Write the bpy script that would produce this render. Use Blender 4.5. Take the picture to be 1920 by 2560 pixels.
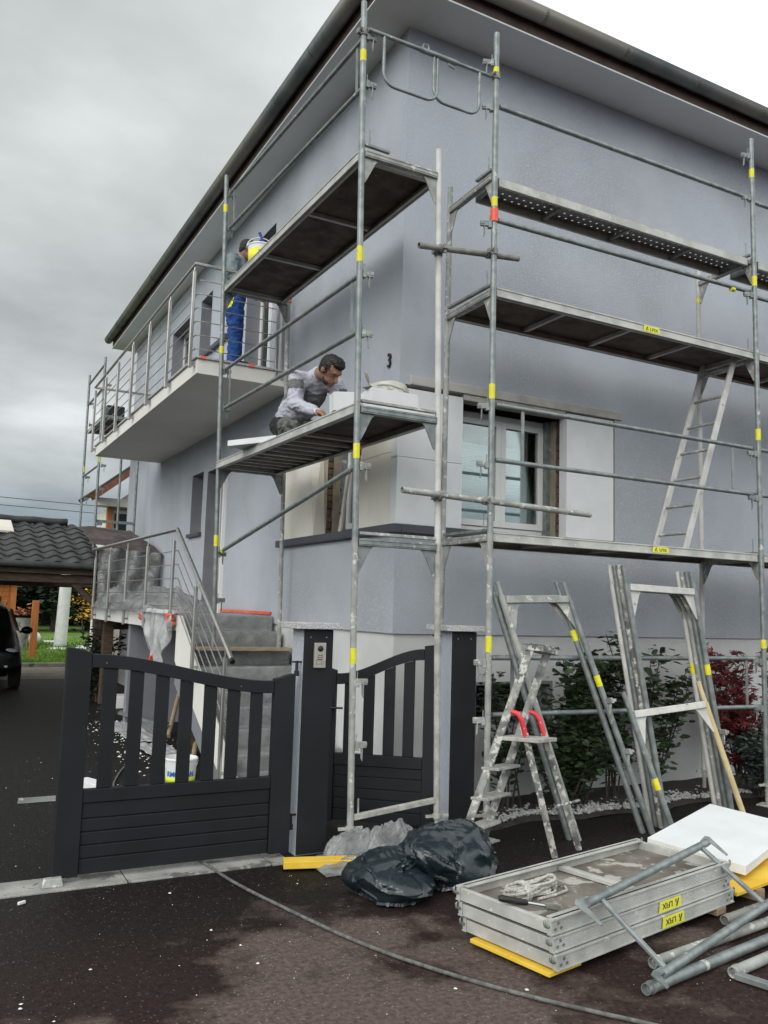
import bpy, bmesh, math, random
from mathutils import Vector, Matrix, noise
R = math.radians
scene = bpy.context.scene
for _o in list(bpy.data.objects): bpy.data.objects.remove(_o)

# ---------------------------------------------------------------- camera
EYE = Vector((0.0, 0.0, 1.70))
cam_d = bpy.data.cameras.new('camera'); cam = bpy.data.objects.new('camera', cam_d)
scene.collection.objects.link(cam); scene.camera = cam
def cam_axes(yaw, pitch, roll):
    f0 = Vector((math.sin(yaw), math.cos(yaw), 0)); r0 = Vector((math.cos(yaw), -math.sin(yaw), 0)); u0 = Vector((0, 0, 1))
    f = f0*math.cos(pitch) + u0*math.sin(pitch); u = u0*math.cos(pitch) - f0*math.sin(pitch)
    return r0*math.cos(roll) + u*math.sin(roll), u*math.cos(roll) - r0*math.sin(roll), f
_r, _u, _f = cam_axes(R(28.107), R(6.471), R(1.720))
M = Matrix((( _r.x, _u.x, -_f.x, EYE.x), (_r.y, _u.y, -_f.y, EYE.y), (_r.z, _u.z, -_f.z, EYE.z), (0, 0, 0, 1)))
cam.matrix_world = M
cam_d.sensor_fit = 'VERTICAL'; cam_d.sensor_height = 36.0; cam_d.lens = 29.72
cam_d.clip_start = 0.05; cam_d.clip_end = 3000

# ---------------------------------------------------------------- sky, sun, exposure
SUN = Vector((-0.70, -0.54, 0.50)).normalized()      # direction towards the sun (behind cloud)
w = bpy.data.worlds.new('World'); scene.world = w; w.use_nodes = True
nt = w.node_tree; nt.nodes.clear(); N = nt.nodes.new; L = nt.links.new
def math_node(op, a=None, b=None, tree=None, clamp=False):
    n = (tree or nt).nodes.new('ShaderNodeMath'); n.operation = op; n.use_clamp = clamp
    for i, v in enumerate((a, b)):
        if v is None: continue
        if isinstance(v, (int, float)): n.inputs[i].default_value = v
        else: (tree or nt).links.new(v, n.inputs[i])
    return n.outputs[0]
def ramp(fac, stops, tree=None):
    t = tree or nt; n = t.nodes.new('ShaderNodeValToRGB'); t.links.new(fac, n.inputs[0])
    e = n.color_ramp.elements
    while len(e) > 1: e.remove(e[-1])
    for i, (p, c) in enumerate(stops):
        x = e[0] if i == 0 else e.new(p)
        x.position = p; x.color = (c, c, c, 1) if isinstance(c, (int, float)) else (*c, 1)
    return n.outputs[0]
out = N('ShaderNodeOutputWorld')
sky = N('ShaderNodeTexSky'); sky.sky_type = 'NISHITA'; sky.sun_disc = False
sky.sun_elevation = math.asin(SUN.z); sky.sun_rotation = math.atan2(SUN.x, SUN.y)
sky.air_density = 1.0; sky.dust_density = 2.0
bg_sky = N('ShaderNodeBackground'); bg_sky.inputs[1].default_value = 0.08; L(sky.outputs[0], bg_sky.inputs[0])
tc = N('ShaderNodeTexCoord'); sep = N('ShaderNodeSeparateXYZ'); L(tc.outputs['Generated'], sep.inputs[0])
# cloud layer: direction flattened on a cloud plane so that clouds stretch towards the horizon
zc = math_node('MAXIMUM', sep.outputs[2], 0.0); zd = math_node('ADD', zc, 0.16)
comb = N('ShaderNodeCombineXYZ')
L(math_node('DIVIDE', sep.outputs[0], zd), comb.inputs[0]); L(math_node('DIVIDE', sep.outputs[1], zd), comb.inputs[1])
n1 = N('ShaderNodeTexNoise'); n1.inputs['Scale'].default_value = 1.05; n1.inputs['Detail'].default_value = 6; n1.inputs['Roughness'].default_value = 0.52
L(comb.outputs[0], n1.inputs['Vector'])
cl = ramp(n1.outputs[0], [(0.28, 0.55), (0.42, 0.82), (0.54, 1.04), (0.68, 1.38)])
el = ramp(zc, [(0.0, (0.20, 0.24, 0.28)), (0.05, (0.22, 0.265, 0.31)), (0.095, (0.28, 0.33, 0.37)), (0.13, (0.42, 0.45, 0.46)), (0.19, (0.54, 0.565, 0.565)), (0.27, (0.455, 0.48, 0.475)), (0.45, (0.49, 0.515, 0.51)), (0.7, (0.49, 0.51, 0.51)), (1.0, (0.50, 0.52, 0.52))])
# the cloud deck thins out towards the right of the view
az = ramp(math_node('ADD', math_node('MULTIPLY', sep.outputs[0], 0.5), 0.5), [(0.0, 1.0), (0.53, 1.0), (0.62, 1.12), (0.70, 1.38), (0.84, 2.3), (1.0, 2.6)])
# brighter round the hidden sun
dotn = N('ShaderNodeVectorMath'); dotn.operation = 'DOT_PRODUCT'; L(tc.outputs['Generated'], dotn.inputs[0])
dotn.inputs[1].default_value = SUN
glow = ramp(math_node('ADD', math_node('MULTIPLY', dotn.outputs['Value'], 0.5), 0.5), [(0.0, 1.0), (0.55, 1.0), (0.75, 1.8), (0.9, 2.6), (1.0, 3.0)])
m1 = N('ShaderNodeMixRGB'); m1.blend_type = 'MULTIPLY'; m1.inputs[0].default_value = 1; L(el, m1.inputs[1]); L(cl, m1.inputs[2])
m2 = N('ShaderNodeMixRGB'); m2.blend_type = 'MULTIPLY'; m2.inputs[0].default_value = 1; L(m1.outputs[0], m2.inputs[1]); L(glow, m2.inputs[2])
m3 = N('ShaderNodeMixRGB'); m3.blend_type = 'MULTIPLY'; m3.inputs[0].default_value = 1; L(m2.outputs[0], m3.inputs[1]); L(az, m3.inputs[2])
bg_cl = N('ShaderNodeBackground'); bg_cl.inputs[1].default_value = 1.0; L(m3.outputs[0], bg_cl.inputs[0])
mixs = N('ShaderNodeMixShader'); mixs.inputs[0].default_value = 0.92; L(bg_sky.outputs[0], mixs.inputs[1]); L(bg_cl.outputs[0], mixs.inputs[2])
L(mixs.outputs[0], out.inputs[0])

sd = bpy.data.lights.new('sun', 'SUN'); sun = bpy.data.objects.new('sun', sd); scene.collection.objects.link(sun)
sd.energy = 1.0; sd.angle = R(40); sd.color = (1.0, 0.97, 0.92)
sun.rotation_euler = (-SUN).to_track_quat('-Z', 'Y').to_euler(); sun.location = (0, 0, 30)
vs = scene.view_settings; vs.view_transform = 'Standard'; vs.look = 'None'; vs.exposure = 0.32; vs.gamma = 1.0; vs.use_curve_mapping = False
scene.cycles.use_denoising = True
scene.cycles.max_bounces = 8; scene.cycles.transparent_max_bounces = 16; scene.cycles.caustics_reflective = False; scene.cycles.caustics_refractive = False
scene.cycles.sample_clamp_indirect = 6.0

# ---------------------------------------------------------------- materials
MATS = {}
def material(name, c1, c2=None, scale=4.0, rough=0.6, metal=0.0, bump=0.0, bscale=40.0, splat=None, splat_scale=14.0, splat_cut=0.62, spec=0.5,
             detail=5.0, lo=0.38, hi=0.62, stretch=None, coat=0.0, rough2=None, sub=0.0, third=None, third_scale=1.3, third_lo=.5, third_hi=.62):
    """two-tone noise surface with optional fine relief and splashes of a third colour"""
    m = bpy.data.materials.new(name); m.use_nodes = True; t = m.node_tree; b = t.nodes['Principled BSDF']
    b.inputs['Roughness'].default_value = rough; b.inputs['Metallic'].default_value = metal
    b.inputs['Specular IOR Level'].default_value = spec
    if coat: b.inputs['Coat Weight'].default_value = coat; b.inputs['Coat Roughness'].default_value = 0.08
    if sub: b.inputs['Subsurface Weight'].default_value = sub; b.inputs['Subsurface Radius'].default_value = (.02, .01, .006)
    geo = t.nodes.new('ShaderNodeNewGeometry'); vec = geo.outputs['Position']
    if stretch:
        mp = t.nodes.new('ShaderNodeMapping'); mp.inputs['Scale'].default_value = stretch; t.links.new(vec, mp.inputs[0]); vec = mp.outputs[0]
    col = None
    if c2 is None: b.inputs['Base Color'].default_value = (*c1, 1)
    else:
        n = t.nodes.new('ShaderNodeTexNoise'); n.inputs['Scale'].default_value = scale; n.inputs['Detail'].default_value = detail; t.links.new(vec, n.inputs['Vector'])
        col = ramp(n.outputs[0], [(lo, c1), (hi, c2)], t)
        if rough2 is not None: t.links.new(ramp(n.outputs[0], [(lo, rough), (hi, rough2)], t), b.inputs['Roughness'])
    if third:
        n = t.nodes.new('ShaderNodeTexNoise'); n.inputs['Scale'].default_value = third_scale; n.inputs['Detail'].default_value = 6; t.links.new(geo.outputs['Position'], n.inputs['Vector'])
        f = ramp(n.outputs[0], [(third_lo, 0.0), (third_hi, 1.0)], t); mx = t.nodes.new('ShaderNodeMixRGB'); t.links.new(f, mx.inputs[0])
        if col is None: mx.inputs[1].default_value = (*c1, 1)
        else: t.links.new(col, mx.inputs[1])
        mx.inputs[2].default_value = (*third, 1); col = mx.outputs[0]
    if splat:
        n = t.nodes.new('ShaderNodeTexNoise'); n.inputs['Scale'].default_value = splat_scale; n.inputs['Detail'].default_value = 7; n.inputs['Roughness'].default_value = .62; t.links.new(geo.outputs['Position'], n.inputs['Vector'])
        f = ramp(n.outputs[0], [(splat_cut, 0.0), (splat_cut+.035, 1.0)], t); mx = t.nodes.new('ShaderNodeMixRGB'); t.links.new(f, mx.inputs[0])
        if col is None: mx.inputs[1].default_value = (*c1, 1)
        else: t.links.new(col, mx.inputs[1])
        mx.inputs[2].default_value = (*splat, 1); col = mx.outputs[0]
        if metal > 0: t.links.new(ramp(f, [(0, metal), (1, 0.0)], t), b.inputs['Metallic'])
    if col is not None: t.links.new(col, b.inputs['Base Color'])
    if bump:
        n = t.nodes.new('ShaderNodeTexNoise'); n.inputs['Scale'].default_value = bscale; n.inputs['Detail'].default_value = 4; t.links.new(vec, n.inputs['Vector'])
        bp = t.nodes.new('ShaderNodeBump'); bp.inputs['Strength'].default_value = bump; bp.inputs['Distance'].default_value = .01; t.links.new(n.outputs[0], bp.inputs['Height']); t.links.new(bp.outputs[0], b.inputs['Normal'])
    MATS[name] = m; return m

material('plaster', (.425, .452, .500), (.490, .518, .566), scale=.9, rough=.92, bump=.8, bscale=120, splat=(.475, .502, .548), splat_scale=42, splat_cut=.55, third=(.355, .375, .408), third_scale=.7, third_lo=.47, third_hi=.72, stretch=(1.3, 1.3, .7))
material('soffit_paint', (.76, .78, .78), (.82, .84, .84), scale=1.2, rough=.9, bump=.2, bscale=120)
material('plinth_plaster', (.60, .60, .59), (.70, .70, .69), scale=1.5, rough=.92, bump=.6, bscale=190)
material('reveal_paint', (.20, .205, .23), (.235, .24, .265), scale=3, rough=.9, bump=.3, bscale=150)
material('balcony_paint', (.74, .72, .67), (.80, .78, .73), scale=1.2, rough=.9, bump=.3, bscale=150)
material('anthracite', (.0095, .0112, .0132), (.0132, .0152, .0178), scale=3, rough=.6, spec=.3, bump=.05, bscale=200, splat=(.16, .16, .16), splat_scale=60, splat_cut=.735)
material('sill_metal', (.050, .055, .068), (.062, .067, .08), scale=3, rough=.5, splat=(.3, .3, .3), splat_scale=12, splat_cut=.74)
material('galvanised', (.185, .21, .208), (.285, .31, .302), scale=14, rough=.5, metal=.45, bump=.1, bscale=90, splat=(.50, .50, .47), splat_scale=10, splat_cut=.645)
material('galvanised_dusty', (.27, .28, .262), (.39, .395, .37), scale=9, rough=.7, metal=.15, bump=.25, bscale=70, splat=(.60, .59, .55), splat_scale=16, splat_cut=.58)
material('plaster_crusted_steel', (.32, .31, .285), (.47, .46, .425), scale=11, rough=.85, metal=.0, bump=.6, bscale=60, splat=(.22, .225, .225), splat_scale=18, splat_cut=.63)
material('splashed_steel', (.13, .13, .125), (.34, .335, .31), scale=9, rough=.75, metal=.1, bump=.5, bscale=60, splat=(.56, .55, .51), splat_scale=20, splat_cut=.53, lo=.42, hi=.58)
material('white_coated_steel', (.50, .49, .46), (.62, .61, .58), scale=8, rough=.6, bump=.2, bscale=60, splat=(.28, .24, .19), splat_scale=18, splat_cut=.66)
material('tube_weathered', (.19, .19, .175), (.30, .295, .27), scale=12, rough=.65, metal=.3, bump=.3, bscale=80, splat=(.50, .49, .45), splat_scale=15, splat_cut=.63)
material('aluminium_rail', (.42, .42, .39), (.55, .55, .51), scale=7, rough=.6, metal=.2, bump=.12, bscale=80, splat=(.62, .61, .57), splat_scale=22, splat_cut=.63)
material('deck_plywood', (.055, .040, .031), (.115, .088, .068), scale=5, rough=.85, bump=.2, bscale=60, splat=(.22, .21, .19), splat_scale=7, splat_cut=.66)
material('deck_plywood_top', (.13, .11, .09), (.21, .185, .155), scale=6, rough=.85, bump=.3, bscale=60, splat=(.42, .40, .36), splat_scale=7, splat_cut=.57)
material('steel_plank', (.20, .205, .20), (.27, .275, .265), scale=9, rough=.6, metal=.4, splat=(.36, .36, .34), splat_scale=20, splat_cut=.68)
material('yellow_band', (.72, .66, .02), (.80, .74, .05), scale=20, rough=.6, splat=(.30, .31, .25), splat_scale=45, splat_cut=.63)
material('sticker_yellow', (.74, .72, .04), rough=.6, c2=(.80, .77, .08), scale=20, splat=(.55, .54, .45), splat_scale=30, splat_cut=.64)
material('sticker_print', (.03, .03, .02), rough=.7)
material('orange_tape', (.80, .10, .05), (.88, .18, .10), scale=12, rough=.45)
material('polystyrene', (.72, .735, .74), (.78, .795, .80), scale=3, rough=.88, bump=.35, bscale=260)
material('polystyrene_cream', (.68, .63, .54), (.78, .75, .68), scale=1.6, rough=.9, bump=.3, bscale=260)
material('concrete_lintel', (.42, .40, .36), (.54, .52, .48), scale=5, rough=.9, bump=.5, bscale=90)
material('concrete', (.24, .235, .215), (.35, .34, .315), scale=5, rough=.9, bump=.6, bscale=80, splat=(.13, .125, .115), splat_scale=4, splat_cut=.56)
material('brick_raw', (.10, .065, .045), (.17, .115, .08), scale=9, rough=.95, bump=.6, bscale=60)
material('old_render', (.28, .24, .18), (.36, .32, .25), scale=8, rough=.95, bump=.5, bscale=60)
material('white_pvc', (.74, .74, .72), (.78, .78, .76), scale=3, rough=.35)
material('blind_fabric', (.74, .83, .83), (.80, .88, .88), scale=3, rough=.9)
material('stainless', (.40, .385, .36), (.50, .485, .46), scale=25, rough=.32, metal=.9, stretch=(1, 1, .2))
material('zinc_gutter', (.085, .10, .098), (.14, .155, .150), scale=3, rough=.5, metal=.35, third=(.20, .19, .165), third_scale=.45, third_lo=.47, third_hi=.6)
material('brown_fascia', (.075, .048, .038), (.115, .075, .060), scale=5, rough=.8, stretch=(1, 1, 1))
material('granite', (.30, .30, .30), (.58, .58, .57), scale=95, rough=.6, bump=.1, bscale=200, lo=.42, hi=.58)
material('dark_glass', (.015, .018, .02), rough=.06, spec=.8)
material('intercom_metal', (.50, .46, .39), (.56, .52, .45), scale=30, rough=.38, metal=.6)
material('black_plastic', (.012, .012, .013), rough=.45)
material('yellow_board', (.74, .45, .03), (.82, .55, .06), scale=5, rough=.75, bump=.2, bscale=60, splat=(.55, .48, .35), splat_scale=8, splat_cut=.64)
material('raw_wood', (.26, .19, .12), (.36, .27, .18), scale=8, rough=.85, stretch=(1, 6, 6), bump=.2)
material('yellowed_steel', (.55, .44, .22), (.63, .53, .31), scale=10, rough=.7, bump=.2, splat=(.36, .34, .28), splat_scale=16, splat_cut=.66)
material('red_plastic', (.60, .030, .045), (.70, .05, .06), scale=10, rough=.45, splat=(.65, .5, .48), splat_scale=24, splat_cut=.66)
material('rope', (.38, .37, .33), (.58, .57, .52), scale=60, rough=.95, bump=.8, bscale=120)
material('cable_rubber', (.09, .09, .085), (.17, .17, .16), scale=30, rough=.8, bump=.5, bscale=150)
material('white_plastic', (.74, .75, .75), (.80, .81, .81), scale=4, rough=.4)
material('blue_print', (.01, .13, .42), rough=.5)
material('green_yellow_print', (.62, .72, .03), rough=.5)
material('yellow_label', (.82, .76, .02), rough=.5)
material('blue_plastic', (.02, .06, .40), rough=.4)
material('mortar_crust', (.50, .48, .42), (.64, .62, .56), scale=12, rough=.95, bump=.9, bscale=40, splat=(.34, .32, .27), splat_scale=9, splat_cut=.6)
material('bin_bag', (.010, .017, .022), (.014, .022, .028), scale=3, rough=.24, bump=.25, bscale=22, spec=.6)
material('skin', (.30, .155, .10), (.34, .18, .12), scale=12, rough=.55, sub=.1)
material('skin_dark', (.22, .10, .065), (.26, .125, .08), scale=12, rough=.55, sub=.1)
material('beard_dark', (.035, .022, .016), (.07, .042, .03), scale=90, rough=.8)
material('hair_black', (.010, .008, .007), (.022, .018, .015), scale=60, rough=.55, bump=.6, bscale=150)
material('sweater_pale', (.46, .47, .54), (.58, .59, .66), scale=50, rough=.95, bump=.8, bscale=120)
material('sweater_grey', (.145, .15, .155), (.20, .205, .21), scale=50, rough=.95, bump=.8, bscale=120)
material('red_cloth', (.45, .02, .05), rough=.9)
material('white_cloth', (.72, .72, .72), rough=.9)
material('work_trousers', (.045, .045, .042), (.15, .15, .14), scale=16, rough=.9, bump=.4, bscale=60, splat=(.42, .41, .38), splat_scale=30, splat_cut=.64)
material('black_cloth', (.010, .010, .011), (.018, .018, .018), scale=10, rough=.85)
material('blue_cloth', (.012, .055, .22), (.02, .09, .33), scale=9, rough=.9, bump=.4, bscale=50, splat=(.5, .52, .55), splat_scale=26, splat_cut=.68)
material('grey_green_cloth', (.17, .22, .23), (.22, .27, .28), scale=9, rough=.95, bump=.4, bscale=50)
material('roof_tile', (.020, .022, .022), (.050, .052, .052), scale=4, rough=.6, bump=.2, bscale=50)
material('brown_timber', (.055, .035, .024), (.10, .065, .045), scale=6, rough=.85, stretch=(1, 5, 5), bump=.2)
material('orange_timber', (.33, .095, .02), (.42, .14, .035), scale=5, rough=.7, stretch=(3, 3, .5), bump=.2)
material('brown_tarp', (.060, .045, .043), (.11, .085, .08), scale=4, rough=.8, bump=.5, bscale=14)
material('car_paint', (.002, .002, .003), rough=.35, spec=.3, coat=.15)
material('chrome', (.6, .6, .6), rough=.15, metal=1.0)
material('tyre', (.012, .012, .012), rough=.9)
material('lamp_glass', (.35, .36, .37), rough=.12, spec=.8)
material('white_fabric', (.66, .67, .66), (.74, .75, .74), scale=6, rough=.9)
material('brown_roof_board', (.14, .050, .028), (.20, .075, .042), scale=5, rough=.75)
material('house_white', (.68, .66, .63), (.74, .72, .69), scale=2, rough=.9)
material('bark', (.035, .028, .022), (.075, .062, .05), scale=14, rough=.95, bump=.8, bscale=30, stretch=(1, 1, .3))
material('leaf_dark', (.022, .040, .018), (.050, .080, .030), scale=7, rough=.5)
material('leaf_pine', (.010, .022, .013), (.028, .050, .024), scale=1.6, rough=.7)
material('leaf_yellow', (.55, .27, .012), (.70, .42, .03), scale=6, rough=.6)
material('leaf_maple', (.075, .009, .011), (.20, .022, .024), scale=6, rough=.5)
material('leaf_grey', (.030, .048, .042), (.065, .088, .075), scale=7, rough=.7)
material('lawn', (.075, .15, .012), (.13, .235, .022), scale=.9, rough=.9, bump=.6, bscale=60)
material('grass_blade', (.085, .17, .015), (.15, .27, .03), scale=1.1, rough=.7)
material('pebble', (.24, .24, .235), (.42, .42, .41), scale=16, rough=.8)
material('chip_white', (.62, .61, .58), (.72, .71, .68), scale=20, rough=.9)
material('sunlit_paving', (.15, .125, .10), (.23, .195, .16), scale=6, rough=.9, bump=.4, bscale=60)  # dry paving tone, lightened to carry the sunlight on the yard
material('soil', (.016, .013, .011), (.034, .027, .022), scale=9, rough=.95, bump=.8, bscale=40)
material('cardboard', (.26, .16, .08), (.32, .21, .12), scale=4, rough=.9)
material('terracotta', (.35, .13, .07), rough=.8)
material('wire', (.02, .02, .022), rough=.6)

def plastic_film(name, col, alpha, rough=.22):
    m = bpy.data.materials.new(name); m.use_nodes = True; t = m.node_tree; b = t.nodes['Principled BSDF']; o = t.nodes['Material Output']
    b.inputs['Base Color'].default_value = (*col, 1); b.inputs['Roughness'].default_value = rough; b.inputs['Specular IOR Level'].default_value = .6
    tr = t.nodes.new('ShaderNodeBsdfTransparent'); tr.inputs[0].default_value = (.93, .94, .95, 1)
    mx = t.nodes.new('ShaderNodeMixShader'); geo = t.nodes.new('ShaderNodeNewGeometry')
    n = t.nodes.new('ShaderNodeTexNoise'); n.inputs['Scale'].default_value = 7; n.inputs['Detail'].default_value = 5; t.links.new(geo.outputs['Position'], n.inputs['Vector'])
    t.links.new(ramp(n.outputs[0], [(.35, max(alpha-.16, 0)), (.65, min(alpha+.2, 1))], t), mx.inputs[0])
    bp = t.nodes.new('ShaderNodeBump'); bp.inputs['Strength'].default_value = .6; bp.inputs['Distance'].default_value = .02; n2 = t.nodes.new('ShaderNodeTexNoise'); n2.inputs['Scale'].default_value = 16
    t.links.new(geo.outputs['Position'], n2.inputs['Vector']); t.links.new(n2.outputs[0], bp.inputs['Height']); t.links.new(bp.outputs[0], b.inputs['Normal'])
    t.links.new(tr.outputs[0], mx.inputs[1]); t.links.new(b.outputs[0], mx.inputs[2]); t.links.new(mx.outputs[0], o.inputs[0]); MATS[name] = m
plastic_film('clear_film', (.30, .305, .305), .36); plastic_film('milky_film', (.60, .61, .61), .72)
plastic_film('wrap_film', (.34, .35, .345), .40, .2)
plastic_film('dusty_film', (.34, .345, .34), .55, .3)

def window_glass():
    m = bpy.data.materials.new('window_glass'); m.use_nodes = True; t = m.node_tree; o = t.nodes['Material Output']; t.nodes.remove(t.nodes['Principled BSDF'])
    g = t.nodes.new('ShaderNodeBsdfGlossy'); g.inputs['Roughness'].default_value = .02; g.inputs[0].default_value = (.9, .95, .95, 1)
    tr = t.nodes.new('ShaderNodeBsdfTransparent'); tr.inputs[0].default_value = (.92, .96, .96, 1)
    fr = t.nodes.new('ShaderNodeFresnel'); fr.inputs[0].default_value = 1.6; mx = t.nodes.new('ShaderNodeMixShader')
    t.links.new(math_node('ADD', fr.outputs[0], .07, t, True), mx.inputs[0]); t.links.new(tr.outputs[0], mx.inputs[1]); t.links.new(g.outputs[0], mx.inputs[2]); t.links.new(mx.outputs[0], o.inputs[0]); MATS['window_glass'] = m
window_glass()

def ground_mat():
    m = bpy.data.materials.new('asphalt'); m.use_nodes = True; t = m.node_tree; b = t.nodes['Principled BSDF']; geo = t.nodes.new('ShaderNodeNewGeometry'); pos = geo.outputs['Position']
    def nz(scale, det=5, rough=.55, vec=pos):
        n = t.nodes.new('ShaderNodeTexNoise'); n.inputs['Scale'].default_value = scale; n.inputs['Detail'].default_value = det; n.inputs['Roughness'].default_value = rough; t.links.new(vec, n.inputs['Vector']); return n.outputs[0]
    def mix(f, a, c, mode='MIX'):
        x = t.nodes.new('ShaderNodeMixRGB'); x.blend_type = mode
        if isinstance(f, (int, float)): x.inputs[0].default_value = f
        else: t.links.new(f, x.inputs[0])
        for i, v in ((1, a), (2, c)):
            if isinstance(v, tuple): x.inputs[i].default_value = (*v, 1)
            else: t.links.new(v, x.inputs[i])
        return x.outputs[0]
    sp = t.nodes.new('ShaderNodeSeparateXYZ'); t.links.new(pos, sp.inputs[0])
    # drying patch on the wet street, with wet blotches left in it
    dx = math_node('MULTIPLY', math_node('SUBTRACT', sp.outputs[0], 2.0, t), .75, t); dy = math_node('MULTIPLY', math_node('SUBTRACT', sp.outputs[1], 3.35, t), .85, t)
    dist = math_node('SQRT', math_node('ADD', math_node('MULTIPLY', dx, dx, t), math_node('MULTIPLY', dy, dy, t), t), None, t)
    pv = math_node('SUBTRACT', math_node('ADD', math_node('MULTIPLY', nz(1.5, 6, .6), 1.5, t), math_node('MULTIPLY', nz(.5, 2), .8, t), t), math_node('MULTIPLY', dist, .42, t), t)
    patch = ramp(pv, [(.74, 0), (.90, 1)], t)
    # the dry stain is confined to the open street in front of the boundary kerb
    yy = math_node('ADD', sp.outputs[1], math_node('MULTIPLY', nz(.9), 2.0, t), t)
    near = ramp(math_node('DIVIDE', yy, 10.0, t), [(.54, 1), (.62, 0)], t)
    red = ramp(math_node('DIVIDE', yy, 10.0, t), [(.36, 1), (.66, 0)], t)
    patch = math_node('MULTIPLY', patch, near, t)
    base = mix(ramp(nz(26, 4, .7), [(.35, 0), (.68, 1)], t), (.0055, .0052, .0047), (.014, .0128, .0115))
    base = mix(math_node('MULTIPLY', red, .85, t), base, mix(ramp(nz(30, 4, .7), [(.35, 0), (.68, 1)], t), (.021, .0105, .0085), (.056, .031, .0255)))
    dry = mix(ramp(nz(34, 4, .75), [(.34, 0), (.68, 1)], t), (.062, .044, .038), (.150, .112, .098))
    col = mix(patch, base, dry)
    vo = t.nodes.new('ShaderNodeTexVoronoi'); vo.inputs['Scale'].default_value = 62; t.links.new(pos, vo.inputs['Vector'])
    sepc = t.nodes.new('ShaderNodeSeparateColor'); t.links.new(vo.outputs['Color'], sepc.inputs[0])
    stone = math_node('MULTIPLY', ramp(vo.outputs['Distance'], [(.22, 1), (.34, 0)], t), ramp(sepc.outputs[0], [(.865, 0), (.885, 1)], t), t)
    col = mix(math_node('MULTIPLY', stone, math_node('ADD', math_node('MULTIPLY', patch, .5, t), .30, t), t), col, (.25, .215, .195))
    t.links.new(col, b.inputs['Base Color'])
    t.links.new(ramp(patch, [(0, .62), (1, .92)], t), b.inputs['Roughness'])
    b.inputs['Specular IOR Level'].default_value = .18
    bp = t.nodes.new('ShaderNodeBump'); bp.inputs['Strength'].default_value = .7; bp.inputs['Distance'].default_value = .006
    t.links.new(math_node('ADD', nz(55, 4, .7), math_node('MULTIPLY', vo.outputs['Distance'], -.6, t), t), bp.inputs['Height']); t.links.new(bp.outputs[0], b.inputs['Normal']); MATS['asphalt'] = m
ground_mat()

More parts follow.
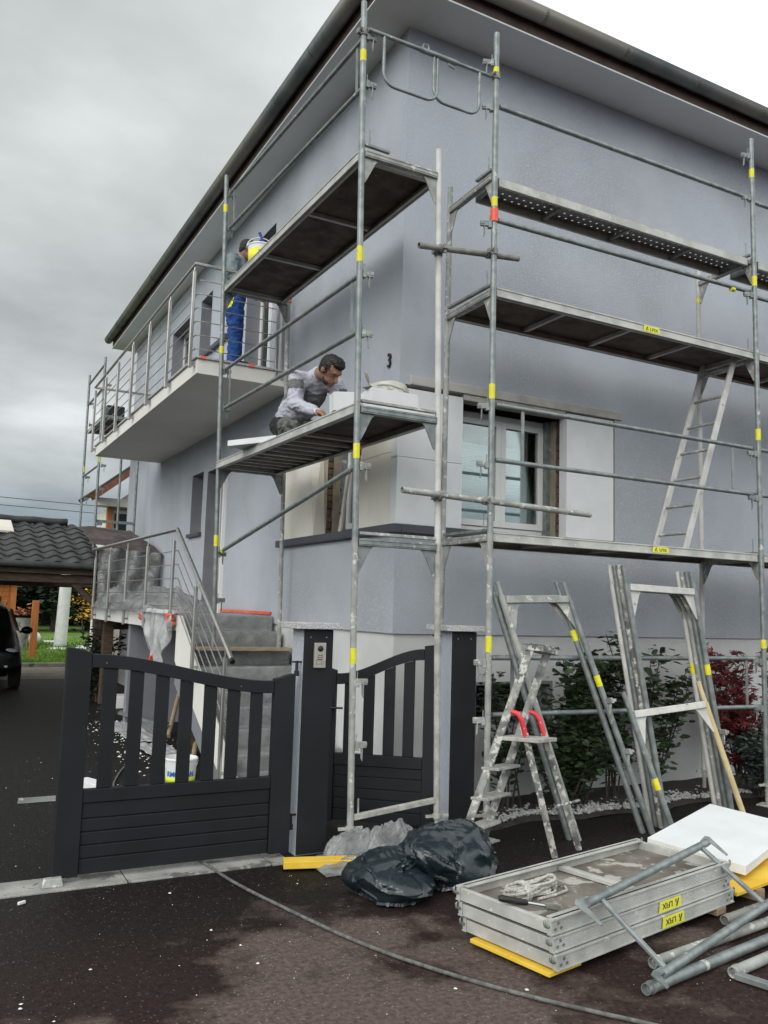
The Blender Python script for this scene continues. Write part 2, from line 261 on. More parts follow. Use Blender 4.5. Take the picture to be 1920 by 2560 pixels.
# ---------------------------------------------------------------- mesh helpers
COL = scene.collection
ORG = {}
class MB:
    """collects shapes in world coordinates, then links them as ONE mesh object"""
    def __init__(s): s.v = []; s.f = []
    def add(s, vs, fs):
        o = len(s.v); s.v += [tuple(x) for x in vs]; s.f += [tuple(i+o for i in f) for f in fs]; return s
    def box(s, x0, x1, y0, y1, z0, z1):
        return s.add([(x0,y0,z0),(x1,y0,z0),(x1,y1,z0),(x0,y1,z0),(x0,y0,z1),(x1,y0,z1),(x1,y1,z1),(x0,y1,z1)],
                     [(3,2,1,0),(4,5,6,7),(0,1,5,4),(1,2,6,5),(2,3,7,6),(3,0,4,7)])
    def obox(s, c, ax, ay, az):
        """box from centre and three half-axis vectors"""
        c = Vector(c); ax = Vector(ax); ay = Vector(ay); az = Vector(az); vs = []
        for k in (-1, 1):
            for i, j in ((-1,-1),(1,-1),(1,1),(-1,1)): vs.append(c + ax*i + ay*j + az*k)
        return s.add(vs, [(3,2,1,0),(4,5,6,7),(0,1,5,4),(1,2,6,5),(2,3,7,6),(3,0,4,7)])
    def bar(s, p0, p1, wd, ht, up=(0,0,1)):
        """rectangular bar between two points, ht measured along up"""
        p0 = Vector(p0); p1 = Vector(p1); d = p1-p0; u = Vector(up); sd_ = d.cross(u).normalized(); u = sd_.cross(d).normalized()
        return s.obox((p0+p1)/2, d/2, sd_*wd/2, u*ht/2)
    def tube(s, p0, p1, r, n=10, r1=None, caps=True):
        p0 = Vector(p0); p1 = Vector(p1); d = (p1-p0).normalized(); a = d.cross(Vector((0,0,1)) if abs(d.z) < .9 else Vector((1,0,0))).normalized(); b = d.cross(a)
        r1 = r if r1 is None else r1; vs = []
        for p, rr in ((p0, r), (p1, r1)):
            for i in range(n): t = 2*math.pi*i/n; vs.append(p + a*math.cos(t)*rr + b*math.sin(t)*rr)
        fs = [(i, (i+1) % n, n+(i+1) % n, n+i) for i in range(n)]
        if caps: fs += [tuple(range(n-1, -1, -1)), tuple(range(n, 2*n))]
        return s.add(vs, fs)
    def pipe(s, p0, p1, r, n=12, wall=.0035):
        """open-ended hollow tube"""
        p0 = Vector(p0); p1 = Vector(p1); s.tube(p0, p1, r, n, caps=False); o = len(s.v)-2*n
        s.tube(p0, p1, r-wall, n, caps=False); i_ = len(s.v)-2*n
        for i in range(n):
            j = (i+1) % n; s.f += [(o+j, o+i, i_+i, i_+j), (o+n+i, o+n+j, i_+n+j, i_+n+i)]
        return s
    def path(s, pts, r, n=8, closed=False, radii=None):
        pts = [Vector(p) for p in pts]; m = len(pts); o = len(s.v); a = None
        for k, p in enumerate(pts):
            d = (pts[(k+1) % m] - pts[k-1]) if closed else (pts[min(k+1, m-1)] - pts[max(k-1, 0)])
            d = d.normalized() if d.length > 1e-9 else Vector((0,0,1))
            if a is None: a = d.cross(Vector((0,0,1)) if abs(d.z) < .9 else Vector((1,0,0))).normalized()
            else: a = (a - d*a.dot(d)).normalized()
            b = d.cross(a); rr = radii[k] if radii else r
            for i in range(n): t = 2*math.pi*i/n; s.v.append(tuple(p + a*math.cos(t)*rr + b*math.sin(t)*rr))
        for k in range(m if closed else m-1):
            q = (k+1) % m
            for i in range(n): j = (i+1) % n; s.f.append((o+k*n+i, o+k*n+j, o+q*n+j, o+q*n+i))
        if not closed: s.f += [tuple(o+i for i in range(n-1, -1, -1)), tuple(o+(m-1)*n+i for i in range(n))]
        return s
    def prism(s, poly, off):
        """polygon of 3-D points swept by an offset vector"""
        off = Vector(off); n = len(poly); vs = [Vector(p) for p in poly]; vs += [p+off for p in vs]
        return s.add(vs, [tuple(range(n-1,-1,-1)), tuple(range(n, 2*n))] + [(i, (i+1) % n, n+(i+1) % n, n+i) for i in range(n)])
    def lathe(s, c, prof, n=24, axis=(0,0,1), closed_top=True):
        ax = Vector(axis).normalized(); a = ax.cross(Vector((1,0,0)) if abs(ax.x) < .9 else Vector((0,1,0))).normalized(); b = ax.cross(a); c = Vector(c); o = len(s.v); m = len(prof)
        for r, h in prof:
            for i in range(n): t = 2*math.pi*i/n; s.v.append(tuple(c + ax*h + (a*math.cos(t) + b*math.sin(t))*max(r, 1e-4)))
        for k in range(m-1):
            for i in range(n): j = (i+1) % n; s.f.append((o+k*n+i, o+k*n+j, o+(k+1)*n+j, o+(k+1)*n+i))
        s.f.append(tuple(o+i for i in range(n-1,-1,-1)))
        if closed_top: s.f.append(tuple(o+(m-1)*n+i for i in range(n)))
        return s
    def grid(s, fn, nu, nv):
        o = len(s.v)
        for j in range(nv+1):
            for i in range(nu+1): s.v.append(tuple(fn(i/nu, j/nv)))
        for j in range(nv):
            for i in range(nu): a = o+j*(nu+1)+i; s.f.append((a, a+1, a+nu+2, a+nu+1))
        return s
    def ball(s, c, rx, ry=None, rz=None, nu=16, nv=10, rot=None):
        ry = rx if ry is None else ry; rz = rx if rz is None else rz; c = Vector(c); o = len(s.v)
        for j in range(nv+1):
            p = math.pi*j/nv
            for i in range(nu):
                t = 2*math.pi*i/nu; q = Vector((rx*math.sin(p)*math.cos(t), ry*math.sin(p)*math.sin(t), rz*math.cos(p)))
                if rot: q = rot @ q
                s.v.append(tuple(c+q))
        for j in range(nv):
            for i in range(nu): k = (i+1) % nu; s.f.append((o+j*nu+i, o+(j+1)*nu+i, o+(j+1)*nu+k, o+j*nu+k))
        return s
    def limb(s, p0, r0, p1, r1, n=12):
        """rounded tapering capsule"""
        s.ball(p0, r0, nu=n, nv=8); s.ball(p1, r1, nu=n, nv=8); return s.tube(p0, p1, r0, n, r1)
    def build(s, name, mat, parent=None, smooth=None, bevel=0, solid=0, **props):
        me = bpy.data.meshes.new(name); org = ORG.get(parent.name, Vector()) if parent else Vector()
        me.from_pydata([tuple(Vector(v)-org) for v in s.v], [], s.f); me.update()
        bm = bmesh.new(); bm.from_mesh(me); bmesh.ops.recalc_face_normals(bm, faces=bm.faces) if solid == 0 else None; bm.to_mesh(me); bm.free()
        me.materials.append(MATS[mat])
        if smooth is not None: me.shade_smooth(); me.set_sharp_from_angle(angle=R(smooth))
        o = bpy.data.objects.new(name, me); COL.objects.link(o)
        if parent: o.parent = parent; ORG[o.name] = org.copy()
        else: ORG[o.name] = Vector()
        if bevel: b = o.modifiers.new('bevel', 'BEVEL'); b.width = bevel; b.segments = 2; b.limit_method = 'ANGLE'; b.angle_limit = R(40)
        if solid: q = o.modifiers.new('thickness', 'SOLIDIFY'); q.thickness = solid; q.offset = 0
        for k, v in props.items():
            if v is not None: o[k] = v
        return o
def thing(name, label, category, loc=(0,0,0), group=None):
    o = bpy.data.objects.new(name, None); COL.objects.link(o); o.location = loc; o.empty_display_size = .1
    o['label'] = label; o['category'] = category
    if group: o['group'] = group
    ORG[o.name] = Vector(loc); return o
def text_mesh(name, txt, mat, parent, origin, right, up, size, depth=.0015, squash=1.0, **props):
    """flat lettering built from the built-in font, laid in the plane of right and up"""
    cu = bpy.data.curves.new('lettering', 'FONT'); cu.body = txt; cu.size = size; cu.extrude = depth; cu.align_x = 'CENTER'; cu.align_y = 'CENTER'; cu.resolution_u = 2
    cu.offset = size*.008
    tmp = bpy.data.objects.new('lettering', cu); COL.objects.link(tmp); dg = bpy.context.evaluated_depsgraph_get()
    me = bpy.data.meshes.new_from_object(tmp.evaluated_get(dg)); bpy.data.objects.remove(tmp)
    r = Vector(right).normalized(); u = Vector(up).normalized(); n = r.cross(u); o0 = Vector(origin) - ORG.get(parent.name, Vector())
    for v in me.vertices: c = v.co.copy(); v.co = o0 + r*c.x*squash + u*c.y + n*c.z
    me.materials.clear(); me.materials.append(MATS[mat]); me.name = name
    o = bpy.data.objects.new(name, me); COL.objects.link(o); o.parent = parent; ORG[o.name] = ORG.get(parent.name, Vector()).copy()
    for k, v in props.items(): o[k] = v
    return o
def lerp(a, b, t): return a + (b-a)*t
def V(*a): return Vector(a)
# ================================================================ SETTING
def struct(o): o['kind'] = 'structure'; return o
g = MB().add([(-400,-60,0),(400,-60,0),(400,1200,0),(-400,1200,0)], [(0,1,2,3)]); struct(g.build('ground', 'asphalt'))
lawn = MB().add([(-60,22.7,.05),(80,22.7,.05),(80,400,.05),(-60,400,.05)], [(0,1,2,3)]).add([(-60,22.7,.05),(80,22.7,.05),(80,22.7,-.02),(-60,22.7,-.02)], [(0,1,2,3)])
struct(lawn.build('lawn', 'lawn'))
k = MB()
rng = random.Random(3)
x = -6.0
while x < 2.25:                                    # cast concrete strip under the gate, in lengths
    x2 = min(x + rng.uniform(.9, 1.25), 2.27); k.box(x+.004, x2-.004, 5.40+rng.uniform(-.006,.006), 5.665, -.02, .010+rng.uniform(-.002,.002)); x = x2
struct(k.build('kerb', 'concrete', bevel=.004))
struct(MB().box(-14, 7, 22.55, 22.70, -.02, .10).build('lawn_kerb', 'concrete', bevel=.01))
struct(MB().add([(-14,19.2,.004),(3.5,19.2,.004),(3.5,22.55,.004),(-14,22.55,.004)],[(0,1,2,3)]).build('sunlit_paved_yard', 'sunlit_paving'))  # paved ground past the carport, its sunlit brightness painted into the colour
# planting bed along the plinth
bed = MB()
def bed_fn(u, v):
    x = 3.95 + u*8.0; y = lerp(5.62 + .05*math.sin(x*3.1) + .04*math.sin(x*7.3), 6.55, v)
    return (x, y, .004 + .035*math.sin(math.pi*min(v*1.6, 1)) + .012*noise.noise(Vector((x*4, y*4, 0))))
bed.grid(bed_fn, 120, 14); struct(bed.build('planting_bed', 'soil', smooth=60))

# ================================================================ HOUSE
HX, HY, ZP, ZS = 3.59, 6.50, 1.48, 7.165            # left face x, front face y, plinth top, soffit level
house = thing('house', 'two storey lilac grey rendered house with balcony and dark gutter', 'house', (HX, HY, 0))
def holed(axis, c, u0, u1, v0, v1, holes, mb):
    """wall sheet with rectangular openings; axis 'x' -> plane x=c (u=y), axis 'y' -> plane y=c (u=x)"""
    us = sorted({u0, u1} | {h[i] for h in holes for i in (0, 1)}); vs = sorted({v0, v1} | {h[i] for h in holes for i in (2, 3)})
    P = (lambda u, v: (c, u, v)) if axis == 'x' else (lambda u, v: (u, c, v))
    for a, b in zip(us, us[1:]):
        for p, q in zip(vs, vs[1:]):
            mu, mv = (a+b)/2, (p+q)/2
            if any(h[0] < mu < h[1] and h[2] < mv < h[3] for h in holes): continue
            mb.add([P(a,p), P(b,p), P(b,q), P(a,q)], [(0,1,2,3)])
    return mb
RF = (HX, 6.16, 2.44, 3.715)                       # stripped band round the corner window, front / left
RL = (HY, 9.25, 2.44, 3.715)
fw = holed('y', HY, HX, 16.0, ZP, ZS, [RF], MB())
fw.add([(HX,HY,ZP),(16,HY,ZP),(16,HY+.035,ZP),(HX+.035,HY+.035,ZP)], [(0,1,2,3)])
fw.build('front_wall', 'plaster', house)
OPEN = [(9.90,10.95,4.42,6.60), (12.66,13.28,5.62,6.60), (13.98,15.10,5.10,6.55), (12.62,13.24,2.76,3.70), (11.45,12.40,1.55,3.66), RL]
lw = holed('x', HX, HY, 18.25, ZP, ZS, OPEN, MB())
lw.add([(HX,HY,ZP),(HX,18.25,ZP),(HX+.035,18.25,ZP),(HX+.035,HY+.035,ZP)], [(0,1,2,3)])
lw.build('side_wall', 'plaster', house)
MB().add([(HX,18.25,0),(16,18.25,0),(16,18.25,ZS),(HX,18.25,ZS)], [(0,1,2,3)]).add([(16,HY,0),(16,18.25,0),(16,18.25,ZS),(16,HY,ZS)], [(0,1,2,3)]).build('rear_wall', 'plaster', house)
CW = (4.47, 5.39, .66, 1.05)                        # cellar window
pl = holed('y', HY+.03, HX+.03, 16, -.05, ZP, [CW], MB()); holed('x', HX+.03, HY+.03, 18.2, -.05, ZP, [], pl); pl.build('plinth', 'plinth_plaster', house)
cwf = MB()
for a in ((4.47,4.50,.66,1.05),(5.36,5.39,.66,1.05),(4.50,5.36,.66,.69),(4.50,5.36,1.02,1.05)): cwf.box(a[0],a[1],HY+.031,HY+.30,a[2],a[3])
cw = cwf.build('cellar_window', 'reveal_paint', house); MB().box(4.47,5.39,HY+.22,HY+.24,.66,1.05).build('pane', 'dark_glass', cw)
# openings in the side wall: reveal, frame and pane
for i, (y0, y1, z0, z1) in enumerate(OPEN[:5]):
    r = MB(); d = .26
    r.add([(HX,y1,z0),(HX+d,y1,z0),(HX+d,y1,z1),(HX,y1,z1)], [(0,1,2,3)]).add([(HX,y0,z0),(HX+d,y0,z0),(HX+d,y0,z1),(HX,y0,z1)], [(0,1,2,3)])
    r.add([(HX,y0,z1),(HX+d,y0,z1),(HX+d,y1,z1),(HX,y1,z1)], [(0,1,2,3)]).add([(HX,y0,z0),(HX+d,y0,z0),(HX+d,y1,z0),(HX,y1,z0)], [(0,1,2,3)])
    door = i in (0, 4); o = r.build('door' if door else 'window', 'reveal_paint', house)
    f = MB(); fx0, fx1 = HX+d-.06, HX+d-.002; t = .06
    f.box(fx0,fx1,y0,y0+t,z0,z1).box(fx0,fx1,y1-t,y1,z0,z1).box(fx0,fx1,y0+t,y1-t,z0,z0+t).box(fx0,fx1,y0+t,y1-t,z1-t,z1); f.build('frame', 'white_pvc', o, bevel=.004)
    MB().box(HX+d-.035, HX+d-.025, y0+t, y1-t, z0+t, z1-t).build('pane', 'dark_glass', o)
    if not door and i != 2:
        MB().box(HX-.05, HX+.20, y0-.04, y1+.04, z0-.055, z0+.002).build('sill', 'sill_metal', o, bevel=.004)
MB().box(HX-.06, HX+.01, 11.70, 12.60, 5.555, 5.62).build('ledge', 'sill_metal', house)
MB().box(HX-.05, HX+.012, 11.405, 11.448, 1.56, 3.68).build('door_trim', 'white_pvc', house, bevel=.004)
# hanging shutter slats of the far balcony window
sh = MB()
for n_ in range(16): zz = 5.12 + n_*.045; sh.bar((HX+.14, 13.99, zz), (HX+.14, 15.09, zz), .05, .012, (.5,0,1))
sh.build('roller_shutter', 'white_pvc', house)
# loose strip of insulation standing in the balcony door
MB().prism([(HX-.02,9.86,4.42),(HX-.02,9.99,4.42),(HX-.02,9.97,5.05),(HX-.02,10.0,5.66),(HX-.02,9.87,5.66),(HX-.02,9.885,5.0)], (.05,0,0)).build('insulation_strip', 'polystyrene', house)

# --- stripped band: old wall, insulation boards, windows
ow = holed('y', HY+.135, HX+.135, 6.20, 2.40, 3.76, [(4.36,5.56,2.45,3.66)], MB()); holed('x', HX+.135, HY+.135, 9.30, 2.40, 3.76, [(7.22,8.29,2.45,3.66)], ow)
ow.add([(6.16,HY,2.44),(6.16,HY+.14,2.44),(6.16,HY+.14,3.715),(6.16,HY,3.715)],[(0,1,2,3)]).add([(HX,9.25,2.44),(HX+.14,9.25,2.44),(HX+.14,9.25,3.715),(HX,9.25,3.715)],[(0,1,2,3)])
ow.build('old_wall', 'old_render', house)
def brick_reveal(mb, axis, c, a0, a1, z0, z1):
    rr = random.Random(5); z = z0; row = 0
    while z < z1-.01:
        z2 = min(z+.074, z1); cuts = [a0, lerp(a0,a1,.42 if row % 2 else .68), a1]
        for p, q in zip(cuts, cuts[1:]):
            e = rr.uniform(-.006, .008)
            if axis == 'x': mb.append(MB().box(c-e-.004, c+.05, p+.004, q-.004, z+.005, z2-.004))
            else: mb.append(MB().box(p+.004, q-.004, c-e-.004, c+.05, z+.005, z2-.004))
        z = z2; row += 1
bricks = []
brick_reveal(bricks, 'x', 5.56, HY+.14, HY+.25, 2.45, 3.66); brick_reveal(bricks, 'y', 8.29, HX+.14, HX+.25, 2.45, 3.66)
for b in bricks: b.build('brick', 'brick_raw', house)
rv = MB().box(5.572,5.60,HY+.24,HY+.60,2.44,3.67).box(HX+.24,HX+.60,8.302,8.33,2.44,3.67)          # plastered inner reveal
rv.box(5.548,5.571,HY+.20,HY+.31,2.45,3.66).box(HX+.20,HX+.31,8.278,8.301,2.45,3.66).build('inner_reveal', 'old_render', house)
def casement(axis, c, a0, a1, z0, z1, sashes, name_label, blind_top):
    """white window set in the wall: fixed frame, sashes, panes and pleated blinds"""
    def bx(mb, p, q, d0, d1, z, zz): return mb.box(p,q,c+d0,c+d1,z,zz) if axis == 'y' else mb.box(c+d0,c+d1,p,q,z,zz)
    f = MB(); t = .055
    bx(f,a0,a0+t,0,.07,z0,z1); bx(f,a1-t,a1,0,.07,z0,z1); bx(f,a0+t,a1-t,0,.07,z0,z0+t+.02); bx(f,a0+t,a1-t,0,.07,z1-t,z1)
    win = f.build('corner_window', 'white_pvc', house, bevel=.005)
    for (p, q) in sashes:
        s_ = MB(); w_ = .062
        bx(s_,p,p+w_,-.018,.05,z0+t+.022,z1-t-.004); bx(s_,q-w_,q,-.018,.05,z0+t+.022,z1-t-.004); bx(s_,p+w_,q-w_,-.018,.05,z0+t+.022,z0+t+.022+w_); bx(s_,p+w_,q-w_,-.018,.05,z1-t-.004-w_,z1-t-.004)
        s_.build('sash', 'white_pvc', win, bevel=.005)
        bx(MB(),p+w_-.005,q-w_+.005,.012,.018,z0+t+.07,z1-t-.06).build('pane', 'window_glass', win)
        bl = MB(); n_ = 46; zb = z0+t+.07; zt = blind_top
        for k_ in range(n_):
            za, zc_ = lerp(zb,zt,k_/n_), lerp(zb,zt,(k_+1)/n_); zm = (za+zc_)/2
            if axis == 'y': bl.add([(p+w_,c+.065,za),(q-w_,c+.065,za),(q-w_,c+.054,zm),(p+w_,c+.054,zm),(p+w_,c+.065,zc_),(q-w_,c+.065,zc_)], [(0,1,2,3),(3,2,5,4)])
            else: bl.add([(c+.065,p+w_,za),(c+.065,q-w_,za),(c+.054,q-w_,zm),(c+.054,p+w_,zm),(c+.065,p+w_,zc_),(c+.065,q-w_,zc_)], [(0,1,2,3),(3,2,5,4)])
        bl.build('blind', 'blind_fabric', win, solid=.001)
        bx(MB(),p+w_,q-w_,.045,.07,zt,zt+.022).build('blind_rail', 'white_pvc', win)
    return win
casement('y', HY+.355, 4.36, 5.56, 2.45, 3.66, [(4.42,4.965),(4.965,5.50)], '', 3.33)
casement('x', HX+.355, 7.22, 8.29, 2.45, 3.66, [(7.28,7.755),(7.755,8.23)], '', 3.20)
MB().box(5.50,5.565,HY+.28,HY+.352,2.45,3.66).build('shutter_guide', 'galvanised', house)
MB().box(HX+.28,HX+.352,8.235,8.295,2.45,3.66).build('shutter_guide', 'galvanised', house)
room = MB().add([(3.8,7.1,2.2),(6.4,7.1,2.2),(6.4,9.3,2.2),(3.8,9.3,2.2),(3.8,7.1,4.0),(6.4,7.1,4.0),(6.4,9.3,4.0),(3.8,9.3,4.0)], [(0,1,2,3),(4,5,6,7),(1,2,6,5),(2,3,7,6)])
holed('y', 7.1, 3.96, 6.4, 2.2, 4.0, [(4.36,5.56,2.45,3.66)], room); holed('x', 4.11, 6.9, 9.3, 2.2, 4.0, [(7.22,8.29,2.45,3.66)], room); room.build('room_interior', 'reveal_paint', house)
def board(x0,x1,y0,y1,z0,z1,m,tilt=0):
    o = MB().box(x0,x1,y0,y1,z0,z1).build('insulation_board', m, house, bevel=.004); return o
board(3.586,4.28,6.494,6.61,2.445,3.045,'polystyrene'); board(3.583,4.278,6.497,6.61,3.049,3.68,'polystyrene')
board(5.52,6.14,6.492,6.61,2.445,3.70,'polystyrene')
board(3.584,3.70,6.614,7.25,2.445,3.10,'polystyrene_cream'); board(3.588,3.70,6.614,7.22,3.105,3.69,'polystyrene_cream')
MB().add([(3.578,8.31,2.445),(3.72,8.30,2.445),(3.72,9.23,2.445),(3.578,9.23,2.445),(3.592,8.50,3.69),(3.72,8.42,3.69),(3.72,9.235,3.69),(3.592,9.24,3.69)],[(3,2,1,0),(4,5,6,7),(0,1,5,4),(1,2,6,5),(2,3,7,6),(3,0,4,7)]).build('insulation_board', 'polystyrene_cream', house, bevel=.004)
MB().box(3.70,6.25,6.478,6.64,3.717,3.80).box(4.285,5.515,6.50,6.64,3.66,3.716).build('lintel', 'concrete_lintel', house, bevel=.006)
MB().box(3.525,3.615,6.43,9.27,2.36,2.438).box(3.616,5.60,6.43,6.52,2.362,2.438).build('sill', 'sill_metal', house, bevel=.006)
# house number
text_mesh('house_number', '3', 'black_plastic', house, (HX-.012, 6.685, 3.96), (0,-1,0), (0,0,1), .19, .008, .8)

# --- eaves, gutter, roof
EX, EY = 3.15, 6.02
MB().add([(EX,EY,ZS),(16.6,EY,ZS),(16.6,18.75,ZS),(EX,18.75,ZS)], [(0,1,2,3)]).build('soffit', 'soffit_paint', house)
MB().box(EX-.010,16.6,EY-.010,EY+.012,ZS-.010,ZS+.006).box(EX-.010,EX+.012,EY+.012,18.75,ZS-.010,ZS+.006).build('soffit_edge', 'soffit_paint', house)
MB().box(EX,16.6,EY,EY+.03,ZS+.007,ZS+.26).box(EX,EX+.03,EY+.03,18.75,ZS+.007,ZS+.26).build('fascia', 'brown_fascia', house)
roof = MB(); zr = ZS+.22; e = .02
p = [(EX-e,EY-e,zr),(16.6,EY-e,zr),(16.6,18.78,zr),(EX-e,18.78,zr),(8.5,12.4,zr+2.4),(12,12.4,zr+2.4)]
roof.add(p, [(0,1,5,4),(1,2,5),(2,3,4,5),(3,0,4)]).add([(EX-e,EY-e,zr-.03),(16.6,EY-e,zr-.03),(16.6,18.78,zr-.03),(EX-e,18.78,zr-.03)],[(0,1,2,3)]); rf = roof.build('roof', 'roof_tile', house)
gu = MB(); gz = ZS+.19; gr = .082
def gutter_run(p0, p1, outd):
    p0 = Vector(p0); p1 = Vector(p1); outd = Vector(outd); prof = []
    for i in range(13): t = math.pi*i/12; prof.append(outd*(math.cos(t)*gr) + Vector((0,0,-math.sin(t)*gr)))
    prof = [prof[0]*1.0 + Vector((0,0,.012)) + outd*.008] + prof
    o = len(gu.v)
    for c in (p0, p1):
        for q in prof: gu.v.append(tuple(c+q))
    m = len(prof)
    for i in range(m-1): gu.f.append((o+i, o+i+1, o+m+i+1, o+m+i))
gutter_run((EX-.085,EY-.085,gz), (16.6,EY-.085,gz), (0,-1,0)); gutter_run((EX-.085,EY-.085,gz), (EX-.085,18.8,gz), (-1,0,0))
gu.lathe((EX-.085,18.8,gz), [(gr,0),(gr,.004)], 20, (0,1,0))
gut = gu.build('gutter', 'zinc_gutter', house, smooth=50, solid=.004)
for i in range(13):                                # joint rings and brackets
    if i < 12:
        xx = EX+.55+i*1.02
        b = MB(); pts = [(xx, EY-.085-math.cos(math.pi*j/10)*(gr+.005), gz-math.sin(math.pi*j/10)*(gr+.005)) for j in range(11)]
        for q, q2 in zip(pts, pts[1:]): b.bar(q, q2, .026, .006, (1,0,0)) if False else b.add([(q[0]-.012,q[1],q[2]),(q[0]+.012,q[1],q[2]),(q2[0]+.012,q2[1],q2[2]),(q2[0]-.012,q2[1],q2[2])],[(0,1,2,3)])
        b.build('gutter_bracket', 'zinc_gutter', gut, solid=.004)
    yy = EY+.5+i*1.0
    b = MB(); pts = [(EX-.085-math.cos(math.pi*j/10)*(gr+.005), yy, gz-math.sin(math.pi*j/10)*(gr+.005)) for j in range(11)]
    for q, q2 in zip(pts, pts[1:]): b.add([(q[0],q[1]-.012,q[2]),(q[0],q[1]+.012,q[2]),(q2[0],q2[1]+.012,q2[2]),(q2[0],q2[1]-.012,q2[2])],[(0,1,2,3)])
    b.build('gutter_bracket', 'zinc_gutter', gut, solid=.004)
# --- balcony slab
BX, BY0, BY1 = 2.43, 9.05, 15.50
bal = MB().box(BX, HX+.01, BY0, BY1, 4.22, 4.385).build('balcony', 'balcony_paint', house, bevel=.004)
MB().box(BX-.025, HX-.003, BY0-.025, BY0+.30, 4.389, 4.415).box(BX-.025, BX+.30, BY0+.303, BY1, 4.389, 4.415).box(BX+.303, HX-.003, BY0+.303, BY1, 4.389, 4.412).build('edge_stone', 'granite', bal, bevel=.004)
for xx in (2.46, 3.02): MB().box(xx, xx+.06, BY0-.029, BY0+.01, 4.386, 4.418).build('tape', 'orange_tape', bal)

# --- balcony railing
br = thing('balcony_railing', 'stainless steel balcony railing with six thin horizontal rods', 'railing', (2.36, 9.06, 4.3))
RX, RY = 2.365, 9.06; ZH = 5.47
MB().path([(3.40,RY,ZH),(RX,RY,ZH),(RX,15.55,ZH),(3.45,15.55,ZH)], .021, 12).build('handrail', 'stainless', br, smooth=40)
py = [9.12,10.2,11.27,12.33,13.40,14.45,15.48]
for y_ in py:
    o = MB().box(RX-.020,RX+.020,y_-.020,y_+.020,4.29,5.40).build('post', 'stainless', br, bevel=.006)
    MB().tube((RX,y_,5.40),(RX,y_,ZH),.007,8).build('handrail_pin', 'stainless', o); MB().box(RX+.021,BX+.02,y_-.015,y_+.015,4.31,4.36).tube((RX+.02,y_,4.335),(RX+.045,y_,4.335),.02,10).build('side_bracket', 'stainless', o, smooth=40)
for s in (3.36, 3.43): MB().box(s-.02,s+.02,RY-.02,RY+.02,4.29,5.40).build('post', 'stainless', br, bevel=.006)
for i in range(6):
    z_ = 4.50+i*.158
    MB().path([(3.36,RY,z_),(2.46,RY,z_),(2.42,RY+.01,z_),(2.402,RY+.05,z_),(2.402,RY+.12,z_),(2.402,15.5,z_)], .006, 8).build('rod', 'stainless', br, smooth=40)

# ================================================================ ENTRANCE STAIR
SX0 = 2.46; ZL = 1.55
st = thing('entrance_staircase', 'straight concrete entrance steps under dusty protective film beside the side wall', 'stairs', (3.0, 8.0, 0))
MB().box(SX0, HX-.01, 9.40, 15.0, 1.38, ZL).build('landing', 'balcony_paint', st, bevel=.005)
for i in range(9):
    zt = ZL-.172*(i+1) if i < 8 else .0
    if i >= 8: break
    y1 = 9.40-.28*i
    MB().box(SX0+.012, HX-.012, y1-.30, y1+.02 if i == 0 else y1+.28, zt-.172 if i < 7 else -.01, zt).build('step', 'concrete', st, bevel=.006)
MB().prism([(SX0,9.40,1.549),(SX0,9.40,1.05),(SX0,7.30,-.02),(SX0,7.06,-.02),(SX0,7.06,.16),(SX0,9.2,1.549)], (.010,0,0)).build('stringer', 'balcony_paint', st)
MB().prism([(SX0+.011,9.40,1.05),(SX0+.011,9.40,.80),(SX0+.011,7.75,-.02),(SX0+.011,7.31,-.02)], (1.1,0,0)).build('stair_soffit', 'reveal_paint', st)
for yc in (9.55, 14.6): MB().box(2.62,2.78,yc,yc+.16,-.01,1.378).build('column', 'brown_timber', st, bevel=.01)
MB().box(2.55,HX-.02,12.2,12.35,-.01,1.378).build('support_wall', 'reveal_paint', st)
# film drawn over steps and landing
def stair_film(u, v):
    x = lerp(SX0+.02, HX-.02, u); s = v*9.2; i = int(s); fr = s-i
    if i == 0: y, z = lerp(10.1, 9.36, fr), ZL+.012
    else:
        z0 = ZL-.172*(i-1); yn = 9.37-.28*(i-1)
        if fr < .45: y, z = yn-.012-.006*math.sin(fr/.45*math.pi), lerp(z0+.01, z0-.172+.014, fr/.45)
        else: y, z = lerp(yn-.02, yn-.285, (fr-.45)/.55), z0-.172+.014
    n_ = noise.noise(Vector((x*5, y*5+z*3, 1.3))) + .5*noise.noise(Vector((x*13, y*11, z*9)))
    return (x, y-.010*abs(n_)-.002, z+.009*abs(n_)+.002)
MB().grid(stair_film, 60, 260).build('protective_film', 'dusty_film', st, smooth=60, solid=.0008)
for (a, b) in (((3.573,9.45,1.60),(3.573,11.4,1.60)),((3.573,12.4,1.60),(3.573,14.6,1.60))): MB().bar(a, b, .012, .032).build('tape', 'orange_tape', st)
MB().box(3.28,3.40,7.25,7.262,.30,.42).build('tape', 'orange_tape', st)
